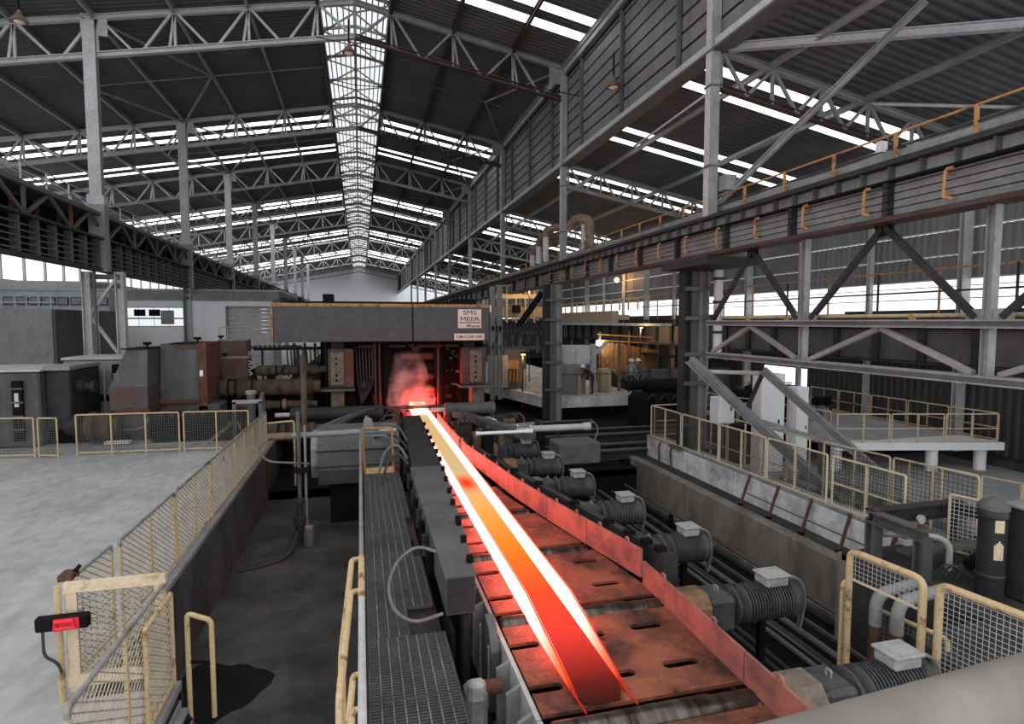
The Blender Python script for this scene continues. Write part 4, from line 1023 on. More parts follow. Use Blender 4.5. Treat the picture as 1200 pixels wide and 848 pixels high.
# ------------------------------------------------------------------ right coping fence and platforms
fence('safety_fence', 'cream safety fence standing on the pale concrete coping', (9.55, 18.1), (9.62, 10.3), -.28, 1.1, 4, 'diamond', 'cream', 'meshd', top='cream', midrail=False, pitch=.05)
fence('safety_fence', 'near end of the coping fence above the grey frame', (9.62, 10.22), (9.70, 8.5), -.28, 1.1, 1, 'grid', 'cream', 'meshd', top='cream', midrail=True)
fence('safety_fence', 'second cream fence standing behind the coping fence', (11.1, 17.8), (11.2, 12.6), -1.3, 1.95, 3, None, 'cream', top='cream', midrail=True)
fence('safety_fence', 'cream fence running right beyond the second fence, near the right edge', (11.2, 12.2), (11.6, 8.6), -1.3, 1.95, 2, 'grid', 'cream', 'meshd', top='cream', midrail=True, pitch=.09)
fence('safety_fence', 'short cream fence returning across behind the near column', (9.7, 18.2), (11.6, 18.2), -.3, 1.1, 1, None, 'cream', top='cream', midrail=True)
fence('safety_fence', 'cream rail along the front of the white edged platform', (15.0, 15.8), (20.2, 14.5), -.3, .95, 3, None, 'cream', top='cream', midrail=True)
fence('safety_fence', 'rusty cream rail along the back of the white edged platform', (20.3, 23.0), (20.3, 14.6), -.3, .95, 5, None, 'yellow', top='cream', midrail=True)
fence('safety_fence', 'rusty cream rail behind the machines left of the white edged platform', (13.6, 24.0), (15.0, 16.0), -.3, 1.0, 4, None, 'yellow', top='cream', midrail=True)
fence('safety_fence', 'open cream rail at the right edge below the white edged platform', (13.9, 12.2), (14.6, 9.0), -1.3, 1.3, 2, None, 'cream', top='cream', midrail=True)
t = thing('raised_platform', 'concrete platform with a bright white edge on round white posts', 'platform', (17, 18, -1.3))
part(t, 'slab', M['concrete'], 'box', 15.0, 20.5, 15.9, 23.2, -.45, -.3)
m = MB().add([(15,15.8,-.55),(20.4,14.45,-.55),(20.5,15.95,-.55),(15,15.95,-.55),(15,15.8,-.3),(20.4,14.45,-.3),(20.5,15.95,-.3),(15,15.95,-.3)],
             [(0,3,2,1),(4,5,6,7),(0,1,5,4),(1,2,6,5),(2,3,7,6),(3,0,4,7)]).build('white_edge', M['white'], t)
for x, y in ((15.4, 16.2), (18.4, 15.3), (20.1, 15)): part(t, 'round_post', M['white'], 'cyl', (x, y, -1.3), (x, y, -.5), .18, n=14, smooth=True)
t = thing('door_frame', 'empty cream steel door frame standing at the back of the platform', 'frame', (15.5, 22, -.3))
for x in (16.2, 16.9): part(t, 'post', M['cream'], 'bar', (x, 22.0, -.3), (x, 22.0, 1.45), .12)
part(t, 'lintel', M['cream'], 'bar', (16.15, 22, 1.45), (16.95, 22, 1.45), .12)
for i, (x, y0, y1, z, w_) in enumerate(((12.2, 9, 15, -1.1, .35), (12.9, 9, 15, -1.0, .3), (13.5, 9.5, 15, -1.1, .25))):
    t = thing('flat_duct', ('nearest', 'middle', 'outermost')[i]+' of three long grey flat ducts lying on the lower right floor', 'duct', (x, 12, z))
    part(t, 'duct', M['steel'], 'cbox', x, x+w_, y0, y1, -1.3, z+.1, c=.03); part(t, 'strap', M['steel_m'], 'box', x-.02, x+w_+.02, 12, 12.1, -1.3, z+.12)

# big diagonal struts beside the near column
t = thing('inclined_frame', 'large grey inclined steel frame dropping right from the foot of the near column', 'frame', (10.5, 14.2, -1.3))
part(t, 'main_beam', M['steel'], 'ibeam', (9.35, 15.4, 2.55), (11.9, 11.7, -1.25), .32, .22, .03)
part(t, 'second_beam', M['steel'], 'ibeam', (11.0, 14.3, 2.3), (12.9, 12.2, -.2), .28, .2, .03)
part(t, 'tie_pipe', M['steel_l'], 'tube', [(9.6, 15.3, 2.2), (11.05, 14.3, 2.2)], .06, 10, smooth=True)
part(t, 'cross_strut', M['steel_d'], 'bar', (11.0, 14.3, 2.2), (10.3, 14.1, 1.1), .09)
part(t, 'rail', M['steel'], 'bar', (10.4, 14.2, 1.0), (12.5, 12.6, .3), .12)
part(t, 'foot', M['steel_m'], 'bar', (12.1, 13.2, .4), (12.1, 13.2, -1.3), .14)
for i, (x, y, w_, z0, z1, lab) in enumerate(((10.5, 15.6, .55, .55, 1.35, 'small white control box beside the near column'), (12.6, 16.4, .9, -1.3, 1.95, 'tall white cabinet behind the inclined frame'),
                                            (13.9, 16.3, .45, -1.3, 1.5, 'narrow white cabinet right of the tall one'))):
    t = thing('control_cabinet', lab, 'cabinet', (x, y, z0))
    part(t, 'body', M['white'], 'cbox', x, x+w_, y, y+.5, z0, z1, c=.02)
    part(t, 'door', M['white'], 'cbox', x+.04, x+w_-.04, y-.02, y, z0+.05, z1-.05, c=.008); part(t, 'handle', M['black'], 'box', x+w_*.7, x+w_*.75, y-.05, y-.02, (z0+z1)/2, (z0+z1)/2+.12)
    if i == 0: part(t, 'post', M['steel_m'], 'bar', (x+.25, y+.2, -.3), (x+.25, y+.2, z0), .08)

# ladder-like stays leaning on the coping wall
for i in range(5):
    y = 12.6-i*1.05
    t = thing('leaning_stay', ('farthest', 'second farthest', 'middle', 'second nearest', 'nearest')[i]+' rusty iron stay leaning against the pale coping wall', 'stay', (9.3, y, -.93))
    part(t, 'bar', M['rust'], 'bar', (9.15, y, -.93), (9.49, y+.1, -.2), .05)
    if i < 4: part(t, 'tie_rod', M['rust'], 'bar', (9.28, y+.02, -.62), (9.28, y-1.03, -.62), .02)
    part(t, 'foot', M['black'], 'box', 9.1, 9.2, y-.05, y+.05, -.93, -.88)
for i in range(2):
    o = MB().tube([(9.5, 17.3-i*.75, -.3), (9.42, 17.3-i*.75, -.4), (9.4, 17.2-i*.75, -.85), (9.2, 16.9-i*.8, -.9)], .03, 6, .1).build('black_hose', M['rubber'], None, True, loc=(9.5, 17.3-i*.7, -.3))
    tag(o, ('left', 'right')[i]+' black hose hanging over the far end of the coping wall', 'hose')

# ------------------------------------------------------------------ right foreground: mesh guards, pipes, frame, gas bottles
t = thing('mesh_guard', 'cream pipe framed mesh guard in front of the rusty pipes, bottom right', 'fence', (6.3, 5.8, -.9))
part(t, 'frame', M['yellow'], 'tube', [(6.30, 6.32, -2.0), (6.30, 6.32, .6), (6.42, 5.36, .6), (6.42, 5.36, -1.3)], .045, 10, .12, smooth=True)
part(t, 'mid_bar', M['cream'], 'bar', (6.31, 6.3, .22), (6.42, 5.4, .22), .025)
part(t, 'side_post', M['yellow'], 'tube', [(6.30, 6.42, -2.0), (6.30, 6.42, .1), (6.5, 6.5, .1)], .035, 8, .08, smooth=True)
wiremesh(t, (6.31, 6.3), (6.42, 5.4), .24, .57, M['steel_l'], 'grid', .06, .004)
t = thing('mesh_guard', 'second cream mesh guard at the right edge before the gas bottles', 'fence', (6.4, 4.6, -.9))
part(t, 'frame', M['yellow'], 'tube', [(6.45, 5.18, -1.3), (6.45, 5.18, .62), (6.62, 4.16, .62), (6.62, 4.16, -.5)], .045, 10, .1, smooth=True)
part(t, 'post', M['yellow'], 'tube', [(6.6, 4.3, .6), (6.6, 4.3, -.5)], .035, 8); part(t, 'far_rail', M['yellow'], 'tube', [(6.62, 4.2, .6), (6.7, 3.2, .6)], .045, 8)
wiremesh(t, (6.45, 5.14), (6.61, 4.2), -.4, .58, M['steel_l'], 'grid', .06, .004)
t = thing('mesh_guard', 'low cream mesh guard down between the rusty pipes and the motor', 'fence', (6.9, 6, -1.3))
part(t, 'frame', M['yellow'], 'tube', [(6.75, 6.3, -1.6), (6.75, 6.3, -.25), (6.95, 5.45, -.25), (6.95, 5.45, -1.4)], .03, 8, .08, smooth=True)
wiremesh(t, (6.75, 6.3), (6.95, 5.45), -1.3, -.27, M['mesh'], 'grid', .06, .003)
for i in range(2):
    t = thing('rusty_pipe', ('left', 'right')[i]+' of two rust red pipes bending down beneath the cream mesh guard', 'pipe', (6.6, 6-.3*i, -2))
    x = 6.55+i*.08; y = 6.12-i*.25
    part(t, 'lower_pipe', M['rust'], 'tube', [(x, y, -2.1), (x, y, -.35)], .075, 12, smooth=True)
    part(t, 'grey_bend', M['steel'], 'tube', [(x, y, -.36), (x, y, .05), (x+.9, y+.15, .05)], .078, 12, .2, smooth=True)
t = thing('standing_frame', 'welded dark grey steel frame table standing on the right platform', 'frame', (9.3, 7.5, -.4))
for x, y in ((8.47, 8.02), (8.48, 7.12), (10.35, 8.05), (10.35, 7.15)): part(t, 'leg', M['steel_m'], 'ibeam', (x, y, -.4), (x, y, .30), .2, .18, .03)
part(t, 'top_beam', M['steel_m'], 'ibeam', (8.47, 8.1, .32), (8.48, 7.04, .32), .2, .2, .03); part(t, 'top_beam', M['steel_d'], 'ibeam', (8.4, 8.05, .32), (10.4, 8.07, .32), .2, .26, .03)
part(t, 'top_beam', M['steel_d'], 'ibeam', (10.35, 8.1, .32), (10.35, 7.1, .32), .16, .16, .02)
part(t, 'low_shelf', M['steel_m'], 'box', 8.5, 10.2, 7.35, 7.6, -.12, -.06)
for x, y in ((8.47, 8.0), (8.48, 7.15), (10.35, 8.0)): part(t, 'rusty_lug', M['rust'], 'cyl', (x, y, .4), (x, y, .47), .06, n=8)
part(t, 'round_knob', M['steel_l'], 'cyl', (9.4, 7.98, .22), (9.4, 7.93, .22), .08, n=14)
t = thing('grey_loop_rail', 'grey looped pipe rail under the welded frame', 'handrail', (9, 7.6, -.4))
part(t, 'loop', M['steel_l'], 'tube', [(8.6, 8.3, -.1), (9.0, 7.6, .12), (9.25, 7.3, .1), (9.25, 7.3, -.4)], .05, 8, .2, smooth=True)
for i, (x, y, mt, lab) in enumerate(((8.92, 6.42, 'tin', 'black gas bottle with two cream labels on the right platform'), (9.35, 6.25, 'steel_d', 'dark post behind the black gas bottle at the right edge'))):
    t = thing('gas_bottle' if i == 0 else 'dark_post', lab, 'bottle' if i == 0 else 'post', (x, y, -.4))
    if i == 0:
        part(t, 'body', M[mt], 'lathe', (x, y, -.4), (x, y, 1.1), [(0, .16), (.04, .175), (.3, .175), (.32, .19), (.36, .19), (.38, .175), (1.2, .175), (1.22, .195), (1.30, .195), (1.38, .16), (1.42, .1)], 24, smooth=True)
        part(t, 'cap', M['steel_m'], 'lathe', (x, y, .93), (x, y, 1.12), [(0, .20), (.06, .195), (.12, .14), (.17, .05)], 24, smooth=True)
        for z in (.22, .62):
            m = MB()
            for a in range(5):
                a0 = -2.35+a*.14; a1 = a0+.14; R_ = .178
                top_ = z+.22+.06*(1-abs(a-2)/2)
                m.add([(x+R_*math.cos(a0), y+R_*math.sin(a0), z), (x+R_*math.cos(a1), y+R_*math.sin(a1), z), (x+R_*math.cos(a1), y+R_*math.sin(a1), top_), (x+R_*math.cos(a0), y+R_*math.sin(a0), top_)], [(0, 1, 2, 3)])
            m.build('paper_label', M['cream'], t)
    else:
        part(t, 'shaft', M[mt], 'cbox', x-.18, x+.18, y-.15, y+.15, -.4, .95, c=.03); part(t, 'cap', M['steel'], 'cbox', x-.22, x+.22, y-.2, y+.2, .95, 1.02, c=.02)
fence('mesh_fence', 'cream grid fence behind the gas bottle and welded frame', (9.9, 7.9), (10.9, 5.2), -.4, 1.05, 2, 'grid', 'cream', 'steel_l', top='cream', pitch=.07)
t = thing('cable_tangle', 'tangle of dark cables and valves under the welded frame', 'cables', (9, 6.9, -.4))
for q in range(9):
    x = 8.6+q*.12
    part(t, 'cable', M['rubber'], 'tube', [(x, 7.1-q*.03, -.38), (x+.1, 6.9, -.05-.03*(q % 3)), (x+.35, 6.75, -.2), (x+.45, 6.5, -.36)], .018, 6, .12)
part(t, 'valve_body', M['black'], 'cyl', (8.95, 6.75, -.05), (9.15, 6.8, .0), .09, n=12)
t = thing('bridge_handrail', 'thick out-of-focus grey beige handrail crossing the bottom right corner', 'handrail', (.7, .56, 3.2))
part(t, 'rail', M['trench'], 'tube', [(.2, .52, 3.155), (.8, .555, 3.165), (1.6, .60, 3.178)], .038, 20, smooth=True)
part(t, 'bracket', M['steel_m'], 'bar', (1.35, .6, 3.24), (1.35, .6, 2.2), .03)

# ================================================================== THE MILL
YM = 23.0
def text(s, size, loc, mt, parent, depth=.006, name='lettering', sx_=1.0, bold=.012):
    c = bpy.data.curves.new('lettering', 'FONT'); c.body = s; c.size = size; c.extrude = depth; c.offset = bold
    c.align_x = 'CENTER'; c.align_y = 'CENTER'
    to = bpy.data.objects.new('lettering_source', c); COL.objects.link(to)
    bpy.context.view_layer.update()
    me = bpy.data.meshes.new_from_object(to.evaluated_get(bpy.context.evaluated_depsgraph_get()))
    bpy.data.objects.remove(to)
    R = Matrix.Translation(V(loc)-ORG[parent.name]) @ Euler((math.radians(90), 0, 0)).to_matrix().to_4x4() @ Matrix.Diagonal((sx_, 1, 1, 1))
    me.transform(R); me.materials.clear(); me.materials.append(mt)
    o = bpy.data.objects.new(name, me); COL.objects.link(o); o.parent = parent; ORG[o.name] = ORG[parent.name]
    return o
hd = thing('mill_header', 'long dark grey header girder over the mill with pink maker plates and orange edge', 'girder', (1, YM+1, 2.9))
HB, HT = 2.90, 4.36
part(hd, 'left_panel', M['header'], 'cbox', -3.08, 1.95, YM, YM+1.8, HB, HT-.12, c=.02)
part(hd, 'right_panel', M['header'], 'cbox', 1.99, 4.98, YM, YM+1.8, HB, HT-.12, c=.02)
part(hd, 'core', M['black'], 'box', -3.0, 4.9, YM+.05, YM+1.75, HB+.03, HT-.15)
part(hd, 'orange_edge', M['orange'], 'box', -3.10, 1.95, YM-.03, YM+.1, HT-.14, HT-.02); part(hd, 'orange_edge', M['orange'], 'box', 1.99, 4.98, YM-.03, YM+.1, HT-.14, HT-.02)
part(hd, 'orange_edge', M['orange'], 'box', -3.14, -3.08, YM-.03, YM+.1, HB, HT-.02)
part(hd, 'lid', M['black'], 'cbox', -2.6, 4.5, YM+.1, YM+1.8, HT-.05, HT+.06, c=.03)
part(hd, 'lid', M['black'], 'cbox', -1.35, -.95, YM+.3, YM+.8, HT, HT+.34, c=.03); part(hd, 'lid', M['black'], 'cbox', 3.6, 4.5, YM+.3, YM+.9, HT, HT+.2, c=.03)
part(hd, 'end_clip', M['sign'], 'box', 5.0, 5.06, YM-.02, YM+.02, HT-.32, HT-.05)
sp = part(hd, 'name_plate', M['sign'], 'cbox', 3.72, 4.66, YM-.03, YM, 3.40, 4.14, c=.05)
text('SMS', .25, (4.19, YM-.034, 4.005), M['ink'], sp, sx_=1.3, bold=.0)
text('MEER', .25, (4.19, YM-.034, 3.75), M['ink'], sp, sx_=1.3, bold=.0)
part(sp, 'underline', M['ink'], 'box', 3.76, 4.62, YM-.036, YM-.03, 3.60, 3.635)
text('SMS group', .125, (4.32, YM-.034, 3.49), M['ink'], sp, bold=.002)
sp2 = part(hd, 'type_plate', M['sign'], 'cbox', 3.57, 4.78, YM-.03, YM, 2.93, 3.19, c=.04)
text('TSM-CCS\u00ae 1000', .15, (4.17, YM-.034, 3.06), M['ink'], sp2, bold=.001)

ml = thing('rolling_mill', 'soot black rolling mill stand under the header, glowing red at its mouth', 'machine', (2, YM+2, -1))
for x0, x1 in ((-1.25, -.25), (3.95, 5.0)):
    s = 1 if x0 > 0 else -1
    part(ml, 'housing_post', M['black'], 'cbox', x0, x1, YM+1.2, YM+2.2, -.9, 2.9, c=.04)
    part(ml, 'wear_block', M['machine_r'], 'cbox', x0+.02, x1-.02, YM+.6, YM+1.2, 1.1, 2.62, c=.03)
    xa = x0+.12 if s < 0 else x0+.35
    wp = part(ml, 'wear_plate', M['oldgear'], 'cbox', xa, xa+.5, YM+.5, YM+.62, 1.2, 2.5, c=.02)
    for z in (1.4, 1.6, 2.05, 2.25): part(wp, 'bolt_hole', M['black'], 'cyl', (xa+.22, YM+.49, z), (xa+.22, YM+.5, z), .05, n=8)
    part(ml, 'top_tie', M['steel_d'], 'box', x0+.15, x0+.6, YM+.8, YM+1.2, 2.6, 2.92)
    part(ml, 'shelf', M['steel_m'], 'box', x0-.1 if s > 0 else x0-.5, x1+.4 if s > 0 else x1, YM+.3, YM+1.2, 1.0, 1.08)
    part(ml, 'lower_post', M['oldgear'], 'cbox', x0+.4 if s > 0 else x0+.1, x1-.1 if s > 0 else x1-.4, YM+.6, YM+1.2, -.5, 1.0, c=.03)
for x in (.55, .72, 3.05): part(ml, 'vertical_pipe', M['maroon'], 'cyl', (x, YM+.9, .2), (x, YM+.9, 2.8), .05, n=8)
for x0, x1 in ((-.1, .5), (1.1, 1.7), (2.3, 3.2), (3.3, 3.8)): part(ml, 'top_pipe', M['steel_d'], 'cyl', (x0, YM+.6, 2.7), (x1, YM+.6, 2.7), .055, n=8)
part(ml, 'left_cheek', M['black'], 'cbox', .85, 1.25, YM+1.3, YM+2.0, -.3, 2.8, c=.04); part(ml, 'right_cheek', M['black'], 'cbox', 2.95, 3.3, YM+1.3, YM+2.0, -.3, 2.8, c=.04)
for z0, z1, m_, y in ((2.1, 2.35, 'rust', 1.5), (1.62, 1.95, 'black', 1.4), (1.25, 1.5, 'rust', 1.45), (.82, 1.0, 'oldgear', 1.2)):
    part(ml, 'chock_beam', M[m_], 'cbox', 1.6, 2.95, YM+y, YM+y+.5, z0, z1, c=.04)
part(ml, 'upper_roll', M['rust'], 'lathe', (1.3, YM+1.7, .75), (3.0, YM+1.7, .75), [(0, .18), (.3, .18), (.32, .32), (1.3, .32), (1.32, .18), (1.7, .18)], 20, smooth=True)
part(ml, 'lower_roll', M['rust'], 'lathe', (1.3, YM+1.7, -.42), (3.0, YM+1.7, -.42), [(0, .18), (.3, .18), (.32, .30), (1.3, .30), (1.32, .18), (1.7, .18)], 20, smooth=True)
part(ml, 'v_bracket', M['steel_d'], 'prism', [(1.9, YM+1.4, 2.7), (2.2, YM+1.4, 2.35), (2.5, YM+1.4, 2.7), (2.3, YM+1.4, 2.75), (2.2, YM+1.4, 2.6), (2.1, YM+1.4, 2.75)], (0, .1, 0))
part(ml, 'back_wall', M['black'], 'box', -1.6, 5.1, YM+2.4, YM+2.6, -1, 2.9)
part(ml, 'entry_bar', M['maroon'], 'cbox', 1.0, 3.4, YM-.5, YM-.35, .34, .46, c=.02)
part(ml, 'entry_bar', M['rust'], 'cbox', 1.1, 1.4, YM-.6, YM-.1, -.2, .4, c=.02); part(ml, 'entry_bar', M['rust'], 'cbox', 3.1, 3.4, YM-.6, YM-.1, -.2, .4, c=.02)
for i in range(22):
    x = random.choice((random.uniform(-.2, .5), random.uniform(3.3, 3.9))); z = random.uniform(.3, 2.5)
    part(ml, 'small_fitting', M[random.choice(('steel_d', 'maroon', 'black', 'steel_m'))], 'box', x, x+random.uniform(.05, .25), YM+1.1, YM+1.3, z, z+random.uniform(.04, .3))
for i in range(6): part(ml, 'hose', M['rubber'], 'tube', [(-.2+i*.13, YM+1.0, 2.7), (-.15+i*.12, YM+.8, 2.0-.1*i), (-.1+i*.1, YM+.9, 1.1), (.0, YM+1.0, .4)], .025, 6, .2)
# added glowing box in the roll gap, lights steam and stand red
part(hb, 'red_glow_box', emis('added_red_glow', (1, .05, .025), 90), 'box', 1.98, 2.6, YM+.7, YM+2.3, -.08, .24)
# mist of the cooling water, lit by hot steel and the added box, tinted red
vm = bpy.data.materials.new('steam'); vm.use_nodes = True
N = vm.node_tree.nodes; L = vm.node_tree.links; N.clear()
o_ = N.new('ShaderNodeOutputMaterial'); pv = N.new('ShaderNodeVolumeScatter'); L.new(pv.outputs[0], o_.inputs['Volume'])
tcv = N.new('ShaderNodeTexCoord'); nz = N.new('ShaderNodeTexNoise'); nz.inputs['Scale'].default_value = 1.6; nz.inputs['Detail'].default_value = 4
L.new(tcv.outputs['Object'], nz.inputs['Vector'])
sv = N.new('ShaderNodeSeparateXYZ'); L.new(tcv.outputs['Object'], sv.inputs[0])
fall = N.new('ShaderNodeMapRange'); fall.inputs[1].default_value = 0; fall.inputs[2].default_value = 2.3; fall.inputs[3].default_value = 1; fall.inputs[4].default_value = 0; L.new(sv.outputs['Z'], fall.inputs[0])
sb = N.new('ShaderNodeMapRange'); sb.inputs[1].default_value = .42; sb.inputs[2].default_value = .7; sb.inputs[3].default_value = 0; sb.inputs[4].default_value = 4.5; L.new(nz.outputs[0], sb.inputs[0])
mu = N.new('ShaderNodeMath'); mu.operation = 'MULTIPLY'; L.new(fall.outputs[0], mu.inputs[0]); L.new(sb.outputs[0], mu.inputs[1]); L.new(mu.outputs[0], pv.inputs['Density'])
pv.inputs['Color'].default_value = (.92, .78, .76, 1)  # red light mixed into the steam colour as a faint tint
vm.cycles.volume_step_rate = 2.0
n_ = 14; m = MB().lathe((1.9, YM+.2, .25), (1.75, YM+.2, 2.75), [(0, .9), (.3, 1.0), (.9, .85), (1.6, .7), (2.3, .5), (2.5, .2)], n_)
st_ = m.build('steam_cloud', vm, None, True, loc=(1.9, YM+.2, .25)); tag(st_, 'red lit and tinted steam rising where the hot beam leaves the mill', 'steam', kind='stuff')
# low beams on both sides of the mouth
for a, b, y, z, r, lab, mt in ((-2.4, .75, 21.6, .42, .26, 'long horizontal grey cylinder left of the mill mouth', 'steel_d'), (3.0, 4.9, 21.8, .38, .26, 'short horizontal grey cylinder right of the mill mouth', 'steel_m')):
    t = thing('cross_cylinder', lab, 'cylinder', ((a+b)/2, y, z))
    part(t, 'barrel', M[mt], 'lathe', (a, y, z), (b, y, z), [(0, r*.8), (.05, r), (.3, r), (.32, r*.9), (b-a-.2, r*.9), (b-a-.18, r), (b-a, r)], 18, smooth=True)
    part(t, 'rod', M['steel_l'], 'cyl', (a-.5, y, z), (a, y, z), .08, n=10); part(t, 'cradle', M['black'], 'box', a+.2, b-.2, y-.2, y+.2, -1.2, z-.2)
for i, (x0, x1, y, z0, z1, mt, lab) in enumerate(((-1.6, .4, 19.5, -1.3, .15, 'machine_r', 'brown stained machine block between the hoses and the cross cylinder'), (.1, .95, 19.0, -1.2, .25, 'steel_d', 'dark block under the hose bundle beside the table'),
        (-2.6, -1.2, 20.5, -1.2, -.1, 'black', 'low black block beside the far pit wall'), (3.0, 3.7, 19.8, -1.2, .15, 'maroon', 'maroon bearing block right of the mill mouth'), (3.8, 4.6, 18.6, -1.2, .1, 'steel_d', 'dark gear case at the far end of the motor row'))):
    t = thing('machine_block', lab, 'machine', (x0, y, z0))
    part(t, 'body', M[mt], 'cbox', x0, x1, y, y+.8, z0, z1, c=.05); part(t, 'cover', M['steel_d'], 'cbox', x0+.1, x1-.1, y-.04, y+.3, z1-.02, z1+.08, c=.02)
    for q in range(3): part(t, 'bolt', M['steel'], 'cyl', (x0+.2+q*(x1-x0-.4)/2, y+.1, z1+.08), (x0+.2+q*(x1-x0-.4)/2, y+.1, z1+.12), .03, n=6)
for i in range(7):
    dx = i*.09
    pts = [(-1.2+dx, 15.8, .9), (-.5+dx*.6, 17.0, 1.0), (.3+dx*.3, 18.8, .95), (1.0+dx*.1, 20.3, .75), (1.25, 20.9, .4)]
    o = MB().tube(pts, .035 if i % 2 else .025, 6, .5).build('hydraulic_hose', M['rubber_l' if i in (1, 4) else 'rubber'], None, True, loc=pts[0])
    tag(o, (ORD[i] if i else 'first')+' long hose from the left in the bundle sweeping up to the mill mouth', 'hose', 'hose bundle left of the mill mouth')
for i, (x, y, w_) in enumerate(((1.0, 19.6, .7), (.9, 18.6, .9), (.85, 17.6, .8), (3.1, 19.4, .7), (3.3, 18.2, .8))):
    o = MB().tube([(x-w_*.5, y, .2), (x-w_*.4, y, .65), (x, y-.1, .8), (x+w_*.3, y-.1, .6), (x+w_*.35, y, .2)], .03, 7, .3).build('hydraulic_hose', M['rubber'], None, True, loc=(x-w_*.5, y, .2))
    tag(o, ('farthest black hose arch left of the glowing beam', 'middle black hose arch left of the glowing beam', 'nearest black hose arch left of the glowing beam', 'farther black hose arch right of the glowing beam', 'nearer black hose arch right of the glowing beam')[i], 'hose')
# hydraulic units right of the guard, towards the mill
for i, (x0, x1, y, z, r, mt, lab) in enumerate(((4.3, 5.9, 19.6, .0, .12, 'steel', 'grey hydraulic cylinder behind the farthest roller motors'), (5.0, 7.0, 17.3, .35, .10, 'steel_l', 'pale hydraulic cylinder with a drooping hose above the motor row'),
        (3.2, 4.9, 16.6, .42, .05, 'white', 'bright white piston rod pointing at the glowing beam'), (4.6, 5.6, 21.0, .1, .16, 'steel_d', 'stubby dark cylinder right of the mill'))):
    t = thing('hydraulic_cylinder', lab, 'cylinder', (x0, y, z))
    part(t, 'barrel', M[mt], 'lathe', (x0, y, z), (x1, y, z), [(0, r*1.3), (.08, r*1.3), (.1, r), (x1-x0-.25, r), (x1-x0-.2, r*1.3), (x1-x0, r*1.3)], 14, smooth=True)
    if r > .06: part(t, 'rod', M['steel_l'], 'cyl', (x0-.4, y, z), (x0, y, z), r*.5, n=10); part(t, 'hose', M['rubber_l'], 'tube', [(x1-.1, y, z+r), (x1+.15, y, z+.15), (x1+.3, y, z-.1), (x1, y, z-.9)], .03, 6, .15)
    part(t, 'stand', M['black'], 'box', x0+.2, x0+.5, y-.1, y+.1, -1.25, z-r)
t = thing('rag', 'crumpled white rag lying on the machines right of the mill mouth', 'rag', (4.2, 19.2, .2))
for q in range(2):
    m = MB(); vs = []; fs = []; n = 7; ox, oy, oz = (4.05, 19.3, .28) if q == 0 else (4.55, 18.2, .22)
    for a in range(n):
        for b in range(n): vs.append((ox+a*.07+random.uniform(-.02, .02), oy+b*.09, oz+random.uniform(-.05, .06)))
    for a in range(n-1):
        for b in range(n-1): fs.append((a*n+b, a*n+b+1, (a+1)*n+b+1, (a+1)*n+b))
    m.add(vs, fs).build('cloth', M['white'], t)
t = thing('grey_box_beam', 'grey slanting beam behind the far motors right of the glowing beam', 'beam', (4, 19, .1))
part(t, 'beam', M['steel_m'], 'bar', (3.35, 21.2, .3), (4.95, 16.9, .22), .35, .22)
part(t, 'tank', M['steel_m'], 'cbox', 5.5, 6.8, 15.9, 16.9, -.5, .12, c=.04)
# low dark cross beams on the machine bed
for i, (y, z, x0, x1) in enumerate(((18.3, -.85, 5.2, 10.0), (19.5, -.9, 5.6, 11.0), (20.8, -.8, 6.2, 12.5), (22.2, -.85, 6.3, 13), (23.4, -.7, 6.5, 9.6))):
    t = thing('bed_beam', ('nearest', 'second', 'third', 'fourth', 'farthest')[i]+' dark beam lying across the machine bed right of the mill', 'beam', ((x0+x1)/2, y, -1.15))
    part(t, 'beam', M['steel_d'], 'ibeam', (x0, y, z), (x1, y, z), .3, .3, .04); part(t, 'top_strip', M['steel_m'], 'box', x0, x1, y-.06, y+.06, z+.15, z+.18)
    for q in range(5): part(t, 'foot', M['black'], 'box', x0+.2+q*(x1-x0-.6)/4, x0+.5+q*(x1-x0-.6)/4, y-.2, y+.2, -1.15, z-.15)

# ================================================================== DRIVE MACHINES ON THE LEFT
t = thing('gearbox', 'big dark grey gearbox with a pale top edge at the left picture edge', 'machine', (-9.6, 20.5, 0))
part(t, 'body', M['machine'], 'cbox', -12.0, -9.1, 20.0, 22.5, 0, 2.2, c=.05); part(t, 'side_case', M['steel_d'], 'cbox', -9.1, -8.45, 20.3, 22.4, .4, 2.2, c=.04)
part(t, 'lid', M['steel_l'], 'cbox', -12.05, -9.05, 19.96, 22.6, 2.2, 2.26, c=.01); part(t, 'lid', M['steel'], 'cbox', -9.1, -8.4, 20.2, 22.4, 2.2, 2.34, c=.02)
part(t, 'ladder_case', M['black'], 'box', -9.75, -9.5, 19.9, 20.0, .2, 1.95); part(t, 'gauge', M['offwhite'], 'box', -9.68, -9.58, 19.87, 19.9, 1.2, 1.6)
for z in (.5, .9, 1.3, 1.7): part(t, 'rung', M['steel_m'], 'box', -9.78, -9.47, 19.86, 19.9, z, z+.05)
part(t, 'split_flange', M['steel_m'], 'box', -12.05, -9.05, 19.93, 20, .75, .82)
part(t, 'output_stub', M['steel_d'], 'lathe', (-8.45, 20.9, 1.65), (-8.0, 20.9, 1.65), [(0, .22), (.15, .22), (.17, .14), (.35, .14), (.37, .2), (.45, .2)], 16, smooth=True)
part(t, 'lower_stub', M['steel_d'], 'lathe', (-8.6, 20.4, .5), (-8.05, 20.4, .5), [(0, .3), (.2, .3), (.22, .4), (.4, .4), (.42, .2), (.55, .2)], 18, smooth=True)
part(t, 'base', M['black'], 'box', -9.1, -8.1, 20.4, 22.2, 0, .45)
t = thing('gearbox', 'pale grey gearbox with a dark recess, between the dark gearbox and hooded cabinets', 'machine', (-8.6, 23, 0))
